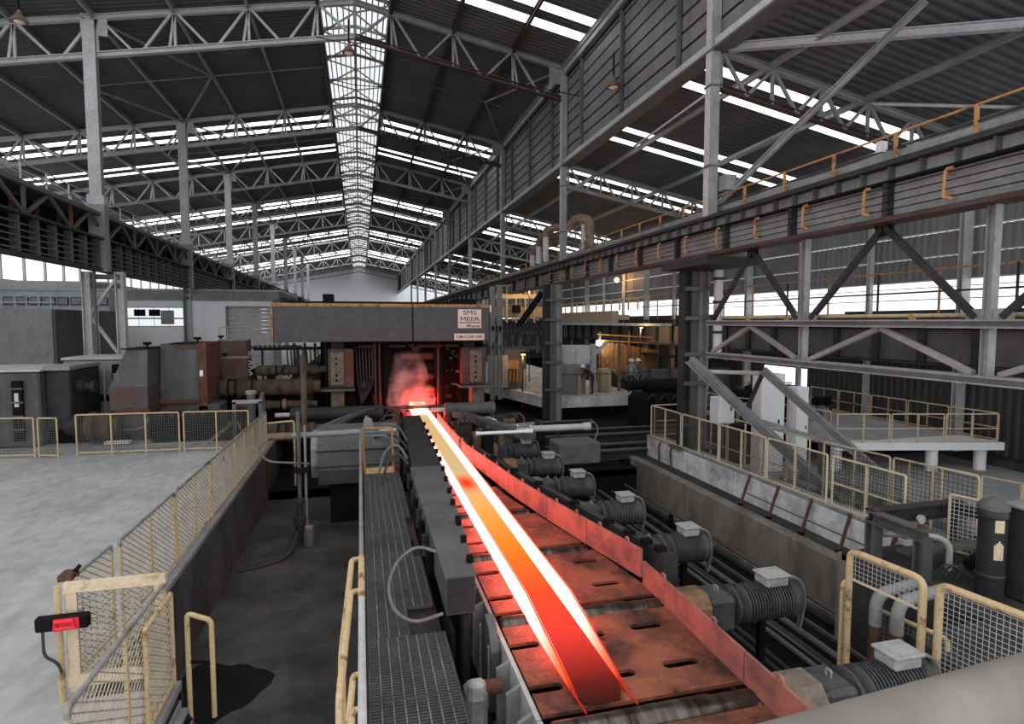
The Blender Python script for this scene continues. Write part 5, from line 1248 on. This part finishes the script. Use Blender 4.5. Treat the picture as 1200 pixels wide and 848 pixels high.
part(t, 'body', M['steel'], 'cbox', -9.75, -7.5, 23.0, 25.0, 0, 2.35, c=.06); part(t, 'lid', M['steel_l'], 'cbox', -9.8, -7.4, 22.95, 25.1, 2.35, 2.44, c=.02)
part(t, 'recess', M['black'], 'box', -9.0, -8.3, 22.96, 23.0, .35, 1.15); part(t, 'recess_disc', M['steel'], 'cyl', (-8.55, 22.9, .6), (-8.55, 22.96, .6), .33, n=20)
part(t, 'ladder_case', M['black'], 'box', -8.2, -7.85, 22.7, 22.98, .4, 2.2); part(t, 'gauge', M['offwhite'], 'box', -8.15, -8.05, 22.66, 22.7, 1.3, 1.9)
for z in (.6, 1.0, 1.4, 1.8): part(t, 'rung', M['steel_m'], 'box', -8.25, -7.8, 22.64, 22.7, z, z+.05)
for x in (-9.4, -9.0): part(t, 'conduit', M['steel_l'], 'cyl', (x+.9, 22.85, .2), (x+.9, 22.85, 2.1), .03, n=8)
t = thing('coupling', 'wrapped brown coupling drum low behind the cross fence', 'coupling', (-7.4, 19.9, .5))
part(t, 'drum', M['spindle'], 'lathe', (-8.0, 20.1, .52), (-7.1, 20.1, .52), [(0, .3), (.1, .42), (.3, .45), (.33, .36), (.45, .36), (.48, .45), (.7, .45), (.75, .3), (.9, .3)], 20, smooth=True)
part(t, 'white_sheet', M['offwhite'], 'cbox', -7.4, -6.7, 19.6, 19.9, 0, .12, c=.04); part(t, 'stand', M['black'], 'box', -7.3, -6.9, 19.95, 20.3, 0, .2)
def hooded(x0, x1, y0, y1, H_, mt, mt2, label, slope=.75, base_=0):
    t = thing('hooded_cabinet', label, 'cabinet', ((x0+x1)/2, y0, base_))
    hm = H_-1.15
    part(t, 'hood', M[mt], 'prism', [(x0, y0, hm), (x1, y0, hm), (x1, y0+slope*.5, H_), (x0+slope*.55, y0+slope*.5, H_)], (0, y1-y0-slope*.5, 0)) if False else \
        MB().add([(x0,y0,hm),(x1,y0,hm),(x1,y1,hm),(x0,y1,hm),(x0+slope*.6,y0+.12,H_),(x1,y0+.12,H_),(x1,y1,H_),(x0+slope*.6,y1,H_)],
                 [(0,3,2,1),(4,5,6,7),(0,1,5,4),(1,2,6,5),(2,3,7,6),(3,0,4,7)]).build('hood', M[mt], t)
    part(t, 'upper_body', M[mt2], 'cbox', x0-.02, x1+.01, y0-.03, y1, hm-.72, hm, c=.02)
    part(t, 'seam_flange', M['rust'], 'box', x0-.12, x1+.06, y0-.12, y1, hm-.80, hm-.70)
    part(t, 'lower_body', M[mt], 'cbox', x0, x1, y0, y1, base_, hm-.80, c=.03)
    part(t, 'arched_flange', M['machine'], 'tube', [((x0+x1)/2-.3, y0-.03, .75), ((x0+x1)/2-.3, y0-.03, .95), ((x0+x1)/2, y0-.03, 1.08), ((x0+x1)/2+.3, y0-.03, .95), ((x0+x1)/2+.3, y0-.03, .75)], .03, 6, .2)
    part(t, 'rim', M['black'], 'box', x0+.3, x1+.02, y0+.05, y1, H_, H_+.03)
    part(t, 'breather', M['black'], 'lathe', (x1-.05, y0+.3, H_), (x1-.05, y0+.3, H_+.22), [(0, .03), (.12, .03), (.14, .12), (.22, .12)], 10)
    return t
t = hooded(-7.45, -6.42, 20.4, 22.4, 2.80, 'machine', 'machine_r', 'front hooded grey cabinet with a sloping left face and rusty seam')
part(t, 'drain_pipe', M['steel'], 'tube', [(-7.5, 20.3, .35), (-6.7, 20.25, .35), (-6.45, 20.25, .45), (-6.4, 20.25, .7)], .03, 8, .1)
t = hooded(-6.38, -5.25, 21.5, 23.6, 2.92, 'machine', 'machine', 'tall rust streaked cabinet standing right behind the front hooded one', slope=.0)
part(t, 'rusty_side', M['rust'], 'box', -5.25, -4.98, 21.45, 23.6, .0, 2.95); part(t, 'rusty_patch', M['machine_r'], 'box', -5.95, -5.26, 21.6, 21.63, 1.8, 2.88)
part(t, 'indicator', M['white'], 'box', -5.18, -5.08, 21.40, 21.45, 1.85, 2.05)
for (x0, x1, y, z0, z1, lab, mt) in ((-5.7, -4.35, 25.0, 1.75, 2.92, 'far hooded cabinet with a pale left face under the roller shutter', 'machine_r'), (-5.35, -4.15, 23.9, 1.45, 2.28, 'smaller hooded cabinet in front of the far one, above the spindles', 'machine_r')):
    t = thing('hooded_cabinet', lab, 'cabinet', (x0, y, z0))
    MB().add([(x0,y,z0),(x1,y,z0),(x1,y+1,z0),(x0,y+1,z0),(x0+.35,y+.05,z1),(x1,y+.05,z1),(x1,y+1,z1),(x0+.35,y+1,z1)],
             [(0,3,2,1),(4,5,6,7),(0,1,5,4),(1,2,6,5),(2,3,7,6),(3,0,4,7)]).build('hood', M[mt], t)
    part(t, 'left_face', M['steel_l'], 'box', x0-.35, x0+.02, y+.1, y+1, z0, z1-.05) if 'far' in lab else None
    part(t, 'rim', M['steel'], 'box', x0+.3, x1+.03, y, y+1, z1, z1+.04); part(t, 'breather', M['black'], 'lathe', (x0+.4, y+.2, z1), (x0+.4, y+.2, z1+.2), [(0, .03), (.1, .03), (.12, .1), (.2, .1)], 10)
    part(t, 'body', M['black'], 'box', x0, x1+.2, y+.2, y+1, 0, z0)
    for q in range(3): part(t, 'loop_handle', M['steel_l'], 'tube', [(x1+.05, y, z0+.2+q*.2), (x1+.2, y-.02, z0+.25+q*.2), (x1+.05, y-.02, z0+.35+q*.2)], .02, 6, .05)
# spindles
for i, (x0, x1, y, z, r, lab) in enumerate(((-5.4, -1.5, 23.3, 1.22, .34, 'thick wrapped brown drive spindle leading to the mill'), (-3.9, -1.3, 24.3, 1.78, .2, 'thinner brown drive spindle above and behind the thick one'),
        (-4.4, -1.6, 22.9, .62, .16, 'low rusty drive spindle with bright collars'), (-3.3, -1.2, 19.9, .1, .34, 'brown drum lying low between the pit fence and the housing'))):
    t = thing('drive_spindle', lab, 'spindle', (x0, y, z))
    Lx = x1-x0; pr = [(0, r*.75), (.1, r), (.7, r*1.02), (.72, r*.86), (.95, r*.86), (.97, r*1.05), (1.2, r*1.05), (1.22, r*.9), (1.5, r*.95), (1.55, r*.9), (Lx-.3, r*.92), (Lx-.28, r*.7), (Lx, r*.7)]
    part(t, 'shaft', M['spindle'], 'lathe', (x0, y, z), (x1, y, z), pr, 22, smooth=True)
    for q in (.72, .97, 1.52): part(t, 'band', M['black'], 'cyl', (x0+q, y, z), (x0+q+.04, y, z), r*1.07, n=20)
    if i == 2:
        for q in (.8, 1.6): part(t, 'bright_collar', M['rustl'], 'cyl', (x0+q, y, z), (x0+q+.12, y, z), r*1.3, n=16)
    for q in (.4, Lx-.5): part(t, 'cradle', M['black'], 'box', x0+q, x0+q+.25, y-.25, y+.25, -.2 if i < 3 else -1.1, z-r*.7)
t = thing('black_fill_base', 'black filler base added to darken the space behind the right half of the cross fence', 'base', (-4.8, 19.8, 0))
part(t, 'dark_fill', M['black'], 'cbox', -6.2, -4.6, 19.8, 21.4, 0, .7, c=.05); part(t, 'dark_fill', M['machine_r'], 'cbox', -6.9, -4.6, 21.45, 22.6, 0, .9, c=.05)  # added blocks that darken the space behind the fence
for q in range(5): part(t, 'valve', M['steel_d'], 'cyl', (-6.0+q*.3, 20.2, .7), (-6.0+q*.3, 20.2, .9), .08, n=10)
for i, (x, y, mt, nm) in enumerate(((3.7, 18.9, 'ochre', 'ochre'), (4.3, 18.2, 'oldgear', 'scaled grey'), (3.6, 20.3, 'rust', 'rust brown'), (4.5, 19.9, 'machine_r', 'dark brown'), (5.6, 18.9, 'steel_m', 'plain grey'), (5.0, 20.6, 'ochre', 'small ochre'))):
    t = thing('valve_block', nm+' valve block among the pipes right of the mill mouth', 'valve', (x, y, -1.15))
    part(t, 'block', M[mt], 'cbox', x, x+.45, y, y+.4, -1.15, .12, c=.05); part(t, 'bonnet', M['steel_d'], 'cyl', (x+.22, y+.2, .12), (x+.22, y+.2, .3), .1, n=10)
    part(t, 'pipe', M['rustl' if i % 2 else 'steel_d'], 'tube', [(x+.4, y+.1, -.1), (x+.9, y+.05, -.1), (x+1.0, y, -.9)], .05, 7, .15)
t = thing('bearing_stand', 'black bearing stand between the rusty cabinets and the spindles', 'machine', (-4.9, 23.6, 0))
part(t, 'block', M['black'], 'cbox', -5.2, -4.4, 23.5, 24.2, 0, 1.5, c=.06); part(t, 'disc', M['steel_d'], 'cyl', (-5.1, 23.3, 1.2), (-4.95, 23.3, 1.2), .5, n=20); part(t, 'block', M['black'], 'cbox', -4.4, -1.5, 24.4, 25.2, -.2, 1.1, c=.06)
t = thing('service_gantry', 'black service gantry with hoses behind the spindles left of the mill', 'gantry', (-2.2, 25.5, 0))
part(t, 'deck', M['black'], 'box', -4.2, -1.3, 25.6, 26.6, 2.5, 2.6)
part(t, 'rail', M['steel_l'], 'tube', [(-4.2, 25.6, 3.35), (-3.0, 25.6, 3.35)], .025, 6)
for i in range(7): part(t, 'baluster', M['steel_l'], 'bar', (-4.2+i*.18, 25.6, 2.6), (-4.2+i*.18, 25.6, 3.35), .02)
for i in range(9): part(t, 'hanging_hose', M['rubber'], 'tube', [(-3.0+i*.15, 25.5, 2.75-.02*i), (-2.9+i*.15, 25.4, 2.5), (-2.85+i*.15, 25.5, 1.4)], .03, 6, .1)
for x in (-2.6, -2.2, -1.8, -1.4): part(t, 'post', M['steel_d'], 'bar', (x, 25.3, -.2), (x, 25.3, 2.8), .09)
t = thing('rail_frame', 'small cream rail frame on the bed beside the standpipe', 'handrail', (-2, 17.8, -1.1))
part(t, 'frame', M['yellow'], 'tube', [(-2.7, 17.9, -1.1), (-2.7, 17.9, .75), (-1.9, 17.9, .8), (-1.9, 17.9, -1.1)], .03, 8, .08, smooth=True); part(t, 'mid', M['steel_m'], 'bar', (-2.7, 17.9, .3), (-1.9, 17.9, .3), .03)

# ================================================================== CONTROL BUILDING AND BOXES, LEFT BACKGROUND
cb = thing('control_building', 'pale control building with windows and a grey roller shutter behind the machines', 'building', (-9, 40, 0))
part(cb, 'frame_beam', M['steel'], 'box', -14.2, -5.0, 39.9, 40.3, 4.95, 5.55)
for x in (-14.2, -10.45, -5.35): part(cb, 'frame_post', M['steel'], 'box', x, x+.42, 39.9, 40.3, 0, 5.0)
part(cb, 'wall', M['white'], 'box', -13.8, -10.45, 40.0, 40.4, 0, 3.35); part(cb, 'wall', M['white'], 'box', -13.8, -10.45, 40.0, 40.4, 4.55, 4.95); part(cb, 'wall', M['white'], 'box', -10.03, -8.1, 40.0, 40.4, 0, 4.95)
part(cb, 'wall', M['white'], 'box', -8.1, -5.35, 40.0, 40.4, 4.75, 4.95)
wd_ = part(cb, 'window', M['steel_d'], 'box', -13.8, -10.45, 40.2, 40.35, 3.3, 4.6)
for i in range(4):
    x = -13.75+i*.83; part(wd_, 'pane', M['glow_pane'], 'box', x, x+.78, 40.12, 40.2, 3.9, 4.5); part(wd_, 'pane', M['glow_pane'], 'box', x, x+.78, 40.12, 40.2, 3.4, 3.82)
for x in (-12.7, -11.9): part(cb, 'dark_screen', M['black'], 'box', x-.45, x+.15, 40.02, 40.1, 4.0, 4.4)
part(cb, 'stair_screen', M['steel'], 'box', -11.7, -11.0, 40.0, 40.1, 3.5, 4.35)
part(cb, 'shutter_side', M['steel'], 'box', -8.1, -8.0, 39.95, 40.4, 0, 4.75)
for i in range(18): part(cb, 'shutter_slat', M['steel_l'], 'cbox', -8.0, -5.4, 40.15, 40.25, .3+i*.245, .3+i*.245+.23, c=.03)
part(cb, 'shutter_box', M['white'], 'box', -8.1, -5.35, 39.8, 40.1, 4.62, 4.85)
part(cb, 'roof', M['steel_l'], 'box', -14.4, -4.8, 39.9, 50, 5.55, 5.65)
t = thing('building_rail', 'pale railing before the roller shutter of the control building', 'handrail', (-7, 34, 2.3))
part(t, 'platform', M['steel_d'], 'box', -7.3, -3.2, 34, 35, 2.2, 2.35)
for z in (2.9, 3.35): part(t, 'rail', M['steel_l'], 'tube', [(-7.2, 34, z), (-3.2, 34, z)], .025, 6)
for i in range(11): part(t, 'baluster', M['steel_l'], 'bar', (-7.2+i*.4, 34, 2.35), (-7.2+i*.4, 34, 3.35), .03)
for x in (-7.0, -5.2, -3.4): part(t, 'post', M['steel_d'], 'bar', (x, 34.5, 0), (x, 34.5, 2.2), .1)
t = thing('plant_enclosure', 'large plain grey enclosure with a dark side at the left edge', 'building', (-15, 30, 0))
part(t, 'front_wall', M['steel'], 'box', -18, -13.0, 29.9, 36, 0, 4.2); part(t, 'side_wall', M['steel_m'], 'box', -13.0, -12.9, 29.95, 36, 0, 4.2)
part(t, 'rear_block', M['steel_m'], 'box', -12.9, -12.5, 33.5, 36, 0, 4.2); part(t, 'small_door', M['steel'], 'box', -12.88, -12.86, 31, 31.6, .9, 1.9)
part(t, 'ladder', M['steel_l'], 'bar', (-12.9, 33.3, 0), (-12.9, 33.3, 5.0), .04); part(t, 'ladder', M['steel_l'], 'bar', (-12.5, 33.3, 0), (-12.5, 33.3, 5.0), .04)
for i in range(14): part(t, 'rung', M['steel_l'], 'bar', (-12.9, 33.3, .3+i*.35), (-12.5, 33.3, .3+i*.35), .03)
for z in (4.5, 4.8): part(t, 'roof_rail', M['steel_l'], 'tube', [(-18, 30, z), (-12.9, 30, z)], .03, 6)
for i in range(12): part(t, 'rail_post', M['steel_l'], 'bar', (-18+i*.45, 30, 4.2), (-18+i*.45, 30, 4.8), .04)
t = thing('storage_building', 'long pale building with a dark window row behind the grey enclosure', 'building', (-18, 44, 0))
part(t, 'wall', M['offwhite'], 'box', -21.5, -15.5, 43, 50, 0, 6.1)
part(t, 'fascia', M['steel_l'], 'box', -21.5, -15.4, 42.9, 43, 5.6, 6.2)
for i in range(8):
    w0 = -21.2+i*.72; f_ = part(t, 'window', M['steel_d'], 'box', w0, w0+.6, 42.92, 43, 4.7, 5.2); part(f_, 'pane', M['glass'], 'box', w0+.05, w0+.55, 42.9, 42.92, 4.75, 5.15)

# ================================================================== BACKGROUND RIGHT OF THE MILL
mp_ = thing('middle_platform', 'raised concrete walkway with a pale side wall beyond the glowing beam', 'platform', (8, 32, -1.15))
MB().add([(6.3,38,-.55),(8.7,27,-.55),(13.8,27.2,-.55),(14,52,-.55),(6.2,52,-.55),(6.3,38,-.02),(8.7,27,-.02),(13.8,27.2,-.02),(14,52,-.02),(6.2,52,-.02)],
         [(4,3,2,1,0),(5,6,7,8,9),(0,1,6,5),(1,2,7,6),(2,3,8,7),(3,4,9,8),(4,0,5,9)]).build('slab', M['coping'], mp_)
part(mp_, 'footing', M['black'], 'box', 9.0, 13.6, 27.6, 50, -1.15, -.55)
fence('mesh_fence', 'pale mesh fence on the oblique edge of the middle walkway', (6.35, 48), (8.65, 27.3), -.02, 1.15, 8, 'grid', 'cream', 'steel_l', top='cream', mid=False, pitch=.12)
fence('mesh_fence', 'rusty mesh fence along the front edge of the middle walkway', (8.8, 27.1), (13.7, 27.3), -.02, 1.1, 3, 'grid', 'yellow', 'meshd', top='rust', mid=False, pitch=.12)
t = thing('access_stair', 'steep dark steel stair hanging under the crane girder behind the mill', 'steps', (8, 27, 3.4))
for dy in (0, .6):
    part(t, 'stringer', M['black'], 'bar', (7.35, 27+dy, 3.45), (8.55, 27+dy, 5.1), .04, .16)
for i in range(9): part(t, 'tread', M['steel_m'], 'box', 7.42+i*.13, 7.6+i*.13, 27, 27.6, 3.52+i*.18, 3.55+i*.18)
t = thing('mezzanine', 'dark truss platform between the rear columns behind the mill', 'platform', (7.3, 27, 0))
part(t, 'top_beam', M['steel_d'], 'ibeam', (5.9, 27, 3.35), (9.4, 27, 3.3), .2, .2, .03); part(t, 'bottom_beam', M['steel_m'], 'ibeam', (5.9, 27, 2.45), (9.4, 27, 2.4), .2, .14, .03)
for i in range(4):
    part(t, 'diagonal', M['steel_d'], 'bar', (6+i*.85, 27, 2.5), (6.4+i*.85, 27, 3.3), .07); part(t, 'diagonal', M['steel_d'], 'bar', (6.4+i*.85, 27, 3.3), (6.85+i*.85, 27, 2.5), .07)
for x in (6.0, 6.35): part(t, 'post', M['steel'], 'ibeam', (x, 27, -.02), (x, 27, 5.3), .24, .2, .03, up=(1, 0, 0))
part(t, 'rear_panel', M['steel'], 'box', 6.4, 7.5, 30, 30.1, .2, 1.9)
t = thing('yellow_gantry', 'warm lit ochre crane trolley seen through the opening behind the mill', 'crane', (9, 36, 3.5))
part(t, 'body', M['tan'], 'cbox', 8.3, 11.9, 36, 38, 3.9, 4.6, c=.05); part(t, 'beam', M['cream'], 'cbox', 8.2, 12.0, 35.8, 36, 5.1, 5.4, c=.03)
for i in range(7): part(t, 'post', M['yellow'], 'bar', (8.3+i*.6, 35.9, 3.6), (8.3+i*.6, 35.9, 5.9), .1)
part(t, 'rail', M['yellow'], 'bar', (8.2, 35.9, 5.9), (12, 35.9, 5.9), .08); part(t, 'motor', M['black'], 'cbox', 9.2, 9.7, 35.5, 35.8, 4.2, 4.7, c=.05)
part(t, 'post', M['steel_d'], 'bar', (8.3, 37, 0), (8.3, 37, 3.9), .2); part(t, 'post', M['steel_d'], 'bar', (11.8, 37, 0), (11.8, 37, 3.9), .2)
t = thing('furnace_shed', 'orange lit machine bay glimpsed between the rear columns', 'machine', (8.5, 31, 0))
part(t, 'frame', M['steel_m'], 'cbox', 7.5, 8.8, 31, 32, -.02, 2.2, c=.05); part(t, 'hood', M['orange'], 'cbox', 7.6, 8.3, 30.7, 31, 1.1, 1.6, c=.04)
for i in range(5): part(t, 'nozzle', M['orange'], 'cyl', (7.6+i*.2, 30.8, .4), (7.65+i*.2, 30.8, 1.1), .06, n=8)
for i, (x0, x1, z0, z1, mt, lab) in enumerate(((9.75, 11.3, 1.5, 2.45, 'offwhite', 'pale box cabin hanging behind the second right column'), (9.75, 11.1, -.02, 1.5, 'steel', 'grey switch cabinet with small lights beneath the pale cabin'))):
    t = thing('switch_cabin', lab, 'cabinet', (x0, 28, z0)); part(t, 'body', M[mt], 'cbox', x0, x1, 28, 29, z0, z1, c=.03)
    part(t, 'door', M[mt], 'cbox', x0+.1, (x0+x1)/2-.03, 27.96, 28, z0+.1, z1-.1, c=.01); part(t, 'door', M[mt], 'cbox', (x0+x1)/2+.03, x1-.1, 27.96, 28, z0+.1, z1-.1, c=.01)
t = thing('ochre_post_frame', 'ochre tubular frame with a crossing strut beside the workers', 'frame', (10.6, 26, 0))
part(t, 'post', M['steel_l'], 'bar', (11.8, 28.8, 0), (11.8, 28.8, 2.5), .28); part(t, 'strut', M['steel_l'], 'bar', (10.2, 28.6, .6), (12.5, 28.6, 2.6), .16); part(t, 'strut', M['orange'], 'bar', (12.1, 28.4, 1.9), (13.0, 28.4, .9), .1)
part(t, 'pipe_post', M['rustl'], 'cyl', (13.3, 28.8, 0), (13.3, 28.8, 2.5), .1, n=8); part(t, 'ochre_case', M['tan'], 'cbox', 12.1, 12.7, 28.4, 29.0, -.02, 1.2, c=.05)
t = thing('low_wall', 'low grey panel wall behind the black machine', 'wall', (14, 30, 0))
for i in range(5): part(t, 'panel', M['steel_m'], 'cbox', 14.1+i*1.3, 15.35+i*1.3, 29.5, 29.6, -1.15, 1.05, c=.02)
for i in range(5): part(t, 'post', M['rust'], 'bar', (14.1+i*1.3, 29.4, -1.15), (14.1+i*1.3, 29.4, 1.1), .07)
t = thing('timber_rack', 'rack of orange lit vertical boards at the back wall', 'rack', (17.5, 38, 0))
for i in range(14): part(t, 'board', M['orange'], 'cbox', 16.2+i*.32, 16.48+i*.32, 38, 38.1, .2, 2.3-.05*i, c=.02)
for z in (2.4, 2.8): part(t, 'cross_bar', M['orange'], 'bar', (15.8, 37.9, z), (20.6, 37.9, z-.3), .1)
for x in (16.0, 18.2, 20.4): part(t, 'post', M['rustl'], 'bar', (x, 37.9, 0), (x, 37.9, 3.0), .12)
lo = thing('black_machine', 'big black rounded machine right of the workers', 'machine', (12.7, 23.5, -1.15))
part(lo, 'body', M['black'], 'cbox', 11.5, 14.6, 22.8, 24.2, -1.15, .6, c=.25); part(lo, 'upper_body', M['black'], 'cbox', 12.0, 14.4, 23.0, 24.0, .55, 1.15, c=.2); part(lo, 'nose', M['black'], 'cyl', (11.2, 23.4, .9), (12.2, 23.4, .9), .22, n=14)
part(lo, 'white_fitting', M['offwhite'], 'box', 14.3, 14.7, 22.7, 22.8, .7, 1.0); part(lo, 'lamp_lens', M['steel_l'], 'cyl', (14.1, 22.75, .45), (14.1, 22.8, .45), .06, n=10)
for q in range(4): part(lo, 'pipe', M['steel_d'], 'tube', [(11.8+q*.6, 22.75, .3), (12.1+q*.6, 22.7, .6), (12.3+q*.6, 22.75, .2)], .04, 6, .1)
# dim machines and piping by the outer wall
for i in range(9):
    x = 14.6+(i % 3)*1.5+random.uniform(-.3, .3); y = 21.5-i*.25+random.uniform(-.3, .3); h_ = random.uniform(.7, 1.5)
    t = thing('pump_unit', ('nearest left', 'nearest middle', 'nearest right', 'second-row left', 'second-row middle', 'second-row right', 'third-row left', 'third-row middle', 'third-row right')[8-i]+' dark pump and valve unit by the outer wall', 'pump', (x, y, -1.3), 'pump units by the outer wall')
    part(t, 'body', M[('steel_d', 'black', 'steel_m')[i % 3]], 'lathe', (x, y, -1.3), (x, y, h_-.4), [(0, .35), (.2, .35), (.22, .25), (.8, .25), (.85, .33), (1.0, .33), (1.05, .15), (h_+.9, .13)], 12)
    part(t, 'motor_end', M['black'], 'cyl', (x-.3, y-.1, h_-.6), (x+.35, y-.1, h_-.6), .18, n=12)
    part(t, 'pipe', M['steel_l' if i % 4 == 1 else 'steel_d'], 'tube', [(x+.3, y, h_-.6), (x+.55, y, h_-.6), (x+.55, y, -1.3)], .05, 6, .1)
    part(t, 'wheel', M['steel_d'], 'cyl', (x, y, h_-.35), (x, y, h_-.32), .16, n=12)

# lamps
def flood(loc, r, mt, label, energy, col, mount):
    x, y, z = loc; t = thing('floodlight', label, 'lamp', loc)
    part(t, 'housing', M['black'], 'lathe', (x, y+.25, z), (x, y, z), [(0, r*.5), (.1, r*.9), (.25, r*1.15)], 14)
    part(t, 'lens', M[mt], 'cyl', (x, y, z), (x, y-.02, z), r, n=14); part(t, 'bracket', M['black'], 'bar', (x, y+.2, z), (mount[0], mount[1], mount[2]), .05)
    if energy:
        ld = bpy.data.lights.new('lamp_light', 'POINT'); ld.energy = energy; ld.color = col; ld.shadow_soft_size = r
        lo_ = bpy.data.objects.new('lamp_light', ld); COL.objects.link(lo_); lo_.parent = t; lo_.location = (0, -.35, 0)
flood((16.0, 38.0, 2.2), .22, 'lampw', 'bright white floodlight on the dark wall behind the columns', 60, (1, .96, .88), (16.0, 38.2, -.9))
flood((20.0, 44.0, 7.0), .2, 'lampo', 'orange sodium lamp high on the outer wall of the right bay', 100, (1, .5, .2), (20.8, 44.4, 7.0))
flood((19.0, 31.8, 2.7), .2, 'steel_l', 'unlit round floodlight on the wall walkway', 0, None, (19.3, 32.0, 1.5))
for loc, e, lab in (((8.2, 29.5, 1.9), 45, 'warm work lamp above the orange machine bay'), ((18.3, 36.2, 3.2), 90, 'warm work lamp over the rack of boards'), ((10, 34.5, 5.6), 110, 'warm work lamp on the ochre crane trolley')):
    t = thing('work_lamp', lab, 'lamp', loc); part(t, 'housing', M['black'], 'cbox', loc[0]-.15, loc[0]+.15, loc[1]-.1, loc[1]+.1, loc[2]+.08, loc[2]+.2, c=.03)
    part(t, 'post', M['steel_d'], 'bar', (loc[0], loc[1]+.15, loc[2]+.15), (loc[0], loc[1]+.15, -.9), .06)
    part(t, 'tube_glass', M['lampo'], 'cbox', loc[0]-.1, loc[0]+.1, loc[1]-.05, loc[1]+.05, loc[2]+.03, loc[2]+.08, c=.01)
    ld = bpy.data.lights.new('lamp_light', 'POINT'); ld.energy = e; ld.color = (1, .55, .2); ld.shadow_soft_size = .1
    lo_ = bpy.data.objects.new('lamp_light', ld); COL.objects.link(lo_); lo_.parent = t; lo_.location = (0, 0, -.1)

# ================================================================== PEOPLE
def person(loc, face, label, body_m, leg_m, pose):
    """skinned figure, 1.75 m; face = heading in radians; pose = joint offsets"""
    t = thing('person', label, 'person', loc)
    J = dict(pel=(0, 0, .95), che=(0, .02, 1.32), nek=(0, .01, 1.48), hed=(0, .03, 1.62), ls=(-.19, 0, 1.42), rs=(.19, 0, 1.42), le=(-.25, .02, 1.14), re=(.25, .02, 1.14), lw=(-.25, .14, .92), rw=(.25, .14, .92),
             lh=(-.1, 0, .9), rh=(.1, 0, .9), lk=(-.11, .03, .5), rk=(.11, .03, .5), la=(-.11, 0, .09), ra=(.11, 0, .09), lt=(-.12, .16, .04), rt=(.12, .16, .04))
    J.update(pose)
    R_ = dict(pel=.14, che=.155, nek=.06, hed=.10, ls=.075, rs=.075, le=.05, re=.05, lw=.035, rw=.035, lh=.095, rh=.095, lk=.062, rk=.062, la=.045, ra=.045, lt=.04, rt=.04)
    E_ = [('pel', 'che'), ('che', 'nek'), ('nek', 'hed'), ('che', 'ls'), ('ls', 'le'), ('le', 'lw'), ('che', 'rs'), ('rs', 're'), ('re', 'rw'), ('pel', 'lh'), ('lh', 'lk'), ('lk', 'la'), ('la', 'lt'), ('pel', 'rh'), ('rh', 'rk'), ('rk', 'ra'), ('ra', 'rt')]
    ks = list(J)
    me = bpy.data.meshes.new('body'); me.from_pydata([J[k] for k in ks], [(ks.index(a), ks.index(b)) for a, b in E_], [])
    o = bpy.data.objects.new('body', me); COL.objects.link(o)
    sk = o.modifiers.new('skin', 'SKIN')
    sv_ = me.skin_vertices[0].data
    for k, d in zip(ks, sv_): d.radius = (R_[k], R_[k]*.85)
    sv_[0].use_root = True
    ss = o.modifiers.new('sub', 'SUBSURF'); ss.levels = 1; ss.render_levels = 1
    bpy.context.view_layer.update()
    m2 = bpy.data.meshes.new_from_object(o.evaluated_get(bpy.context.evaluated_depsgraph_get()))
    bpy.data.objects.remove(o); o = bpy.data.objects.new('body', m2); COL.objects.link(o); o.parent = t; ORG[o.name] = V(loc)
    for q in (body_m, leg_m, M['skin']): m2.materials.append(q)
    for p_ in m2.polygons:
        z = p_.center.z; p_.material_index = 2 if z > J['nek'][2]+.02 else (1 if z < J['pel'][2]-.02 and abs(p_.center.x) < .2 else 0); p_.use_smooth = True
    hx, hy, hz = J['hed']
    hl = MB().lathe((hx+loc[0], hy+loc[1], hz+loc[2]+.02), (hx+loc[0], hy+loc[1], hz+loc[2]+.17), [(0, .16), (.015, .135), (.06, .13), (.11, .10), (.14, .04)], 16).build('helmet', M['helmet'], t, True)
    for k in ('lw', 'rw'):
        x, y, z = J[k]
        hd_ = MB().cyl((x+loc[0], y+loc[1], z+loc[2]), (x+loc[0], y+.07+loc[1], z-.05+loc[2]), .04, .035, 8).build('hand', M['skin'], t, True)
        for f in range(4):
            fx = x-.03+f*.02; part(hd_, 'finger', M['skin'], 'tube', [(fx+loc[0], y+.07+loc[1], z-.05+loc[2]), (fx+loc[0], y+.11+loc[1], z-.08-.005*(f % 2)+loc[2]), (fx+loc[0], y+.11+loc[1], z-.115+loc[2])], .009, 5)
        part(hd_, 'thumb', M['skin'], 'tube', [(x+.035+loc[0], y+.03+loc[1], z-.02+loc[2]), (x+.06+loc[0], y+.06+loc[1], z-.05+loc[2])], .01, 5)
    t.rotation_euler = (0, 0, face)
    return t
person((13.55, 27.9, -.02), 2.6, 'worker in white helmet and grey shirt behind the black machine, left of the pair', M['shirt'], M['trousers'], {})
person((14.05, 28.1, -.02), 2.2, 'worker in white helmet standing right of his companion behind the black machine', M['steel_m'], M['trousers'], dict(lw=(-.1, .25, 1.15), le=(-.26, .1, 1.18)))
person((11.3, 27.6, -.02), 1.2, 'worker bending forward by the ochre frame, in dark clothes with a white helmet', M['trousers'], M['trousers'],
       dict(che=(0, .28, 1.2), nek=(0, .42, 1.3), hed=(0, .52, 1.38), ls=(-.19, .34, 1.25), rs=(.19, .34, 1.25), le=(-.22, .48, 1.0), re=(.22, .48, 1.0), lw=(-.15, .62, .8), rw=(.15, .62, .8)))
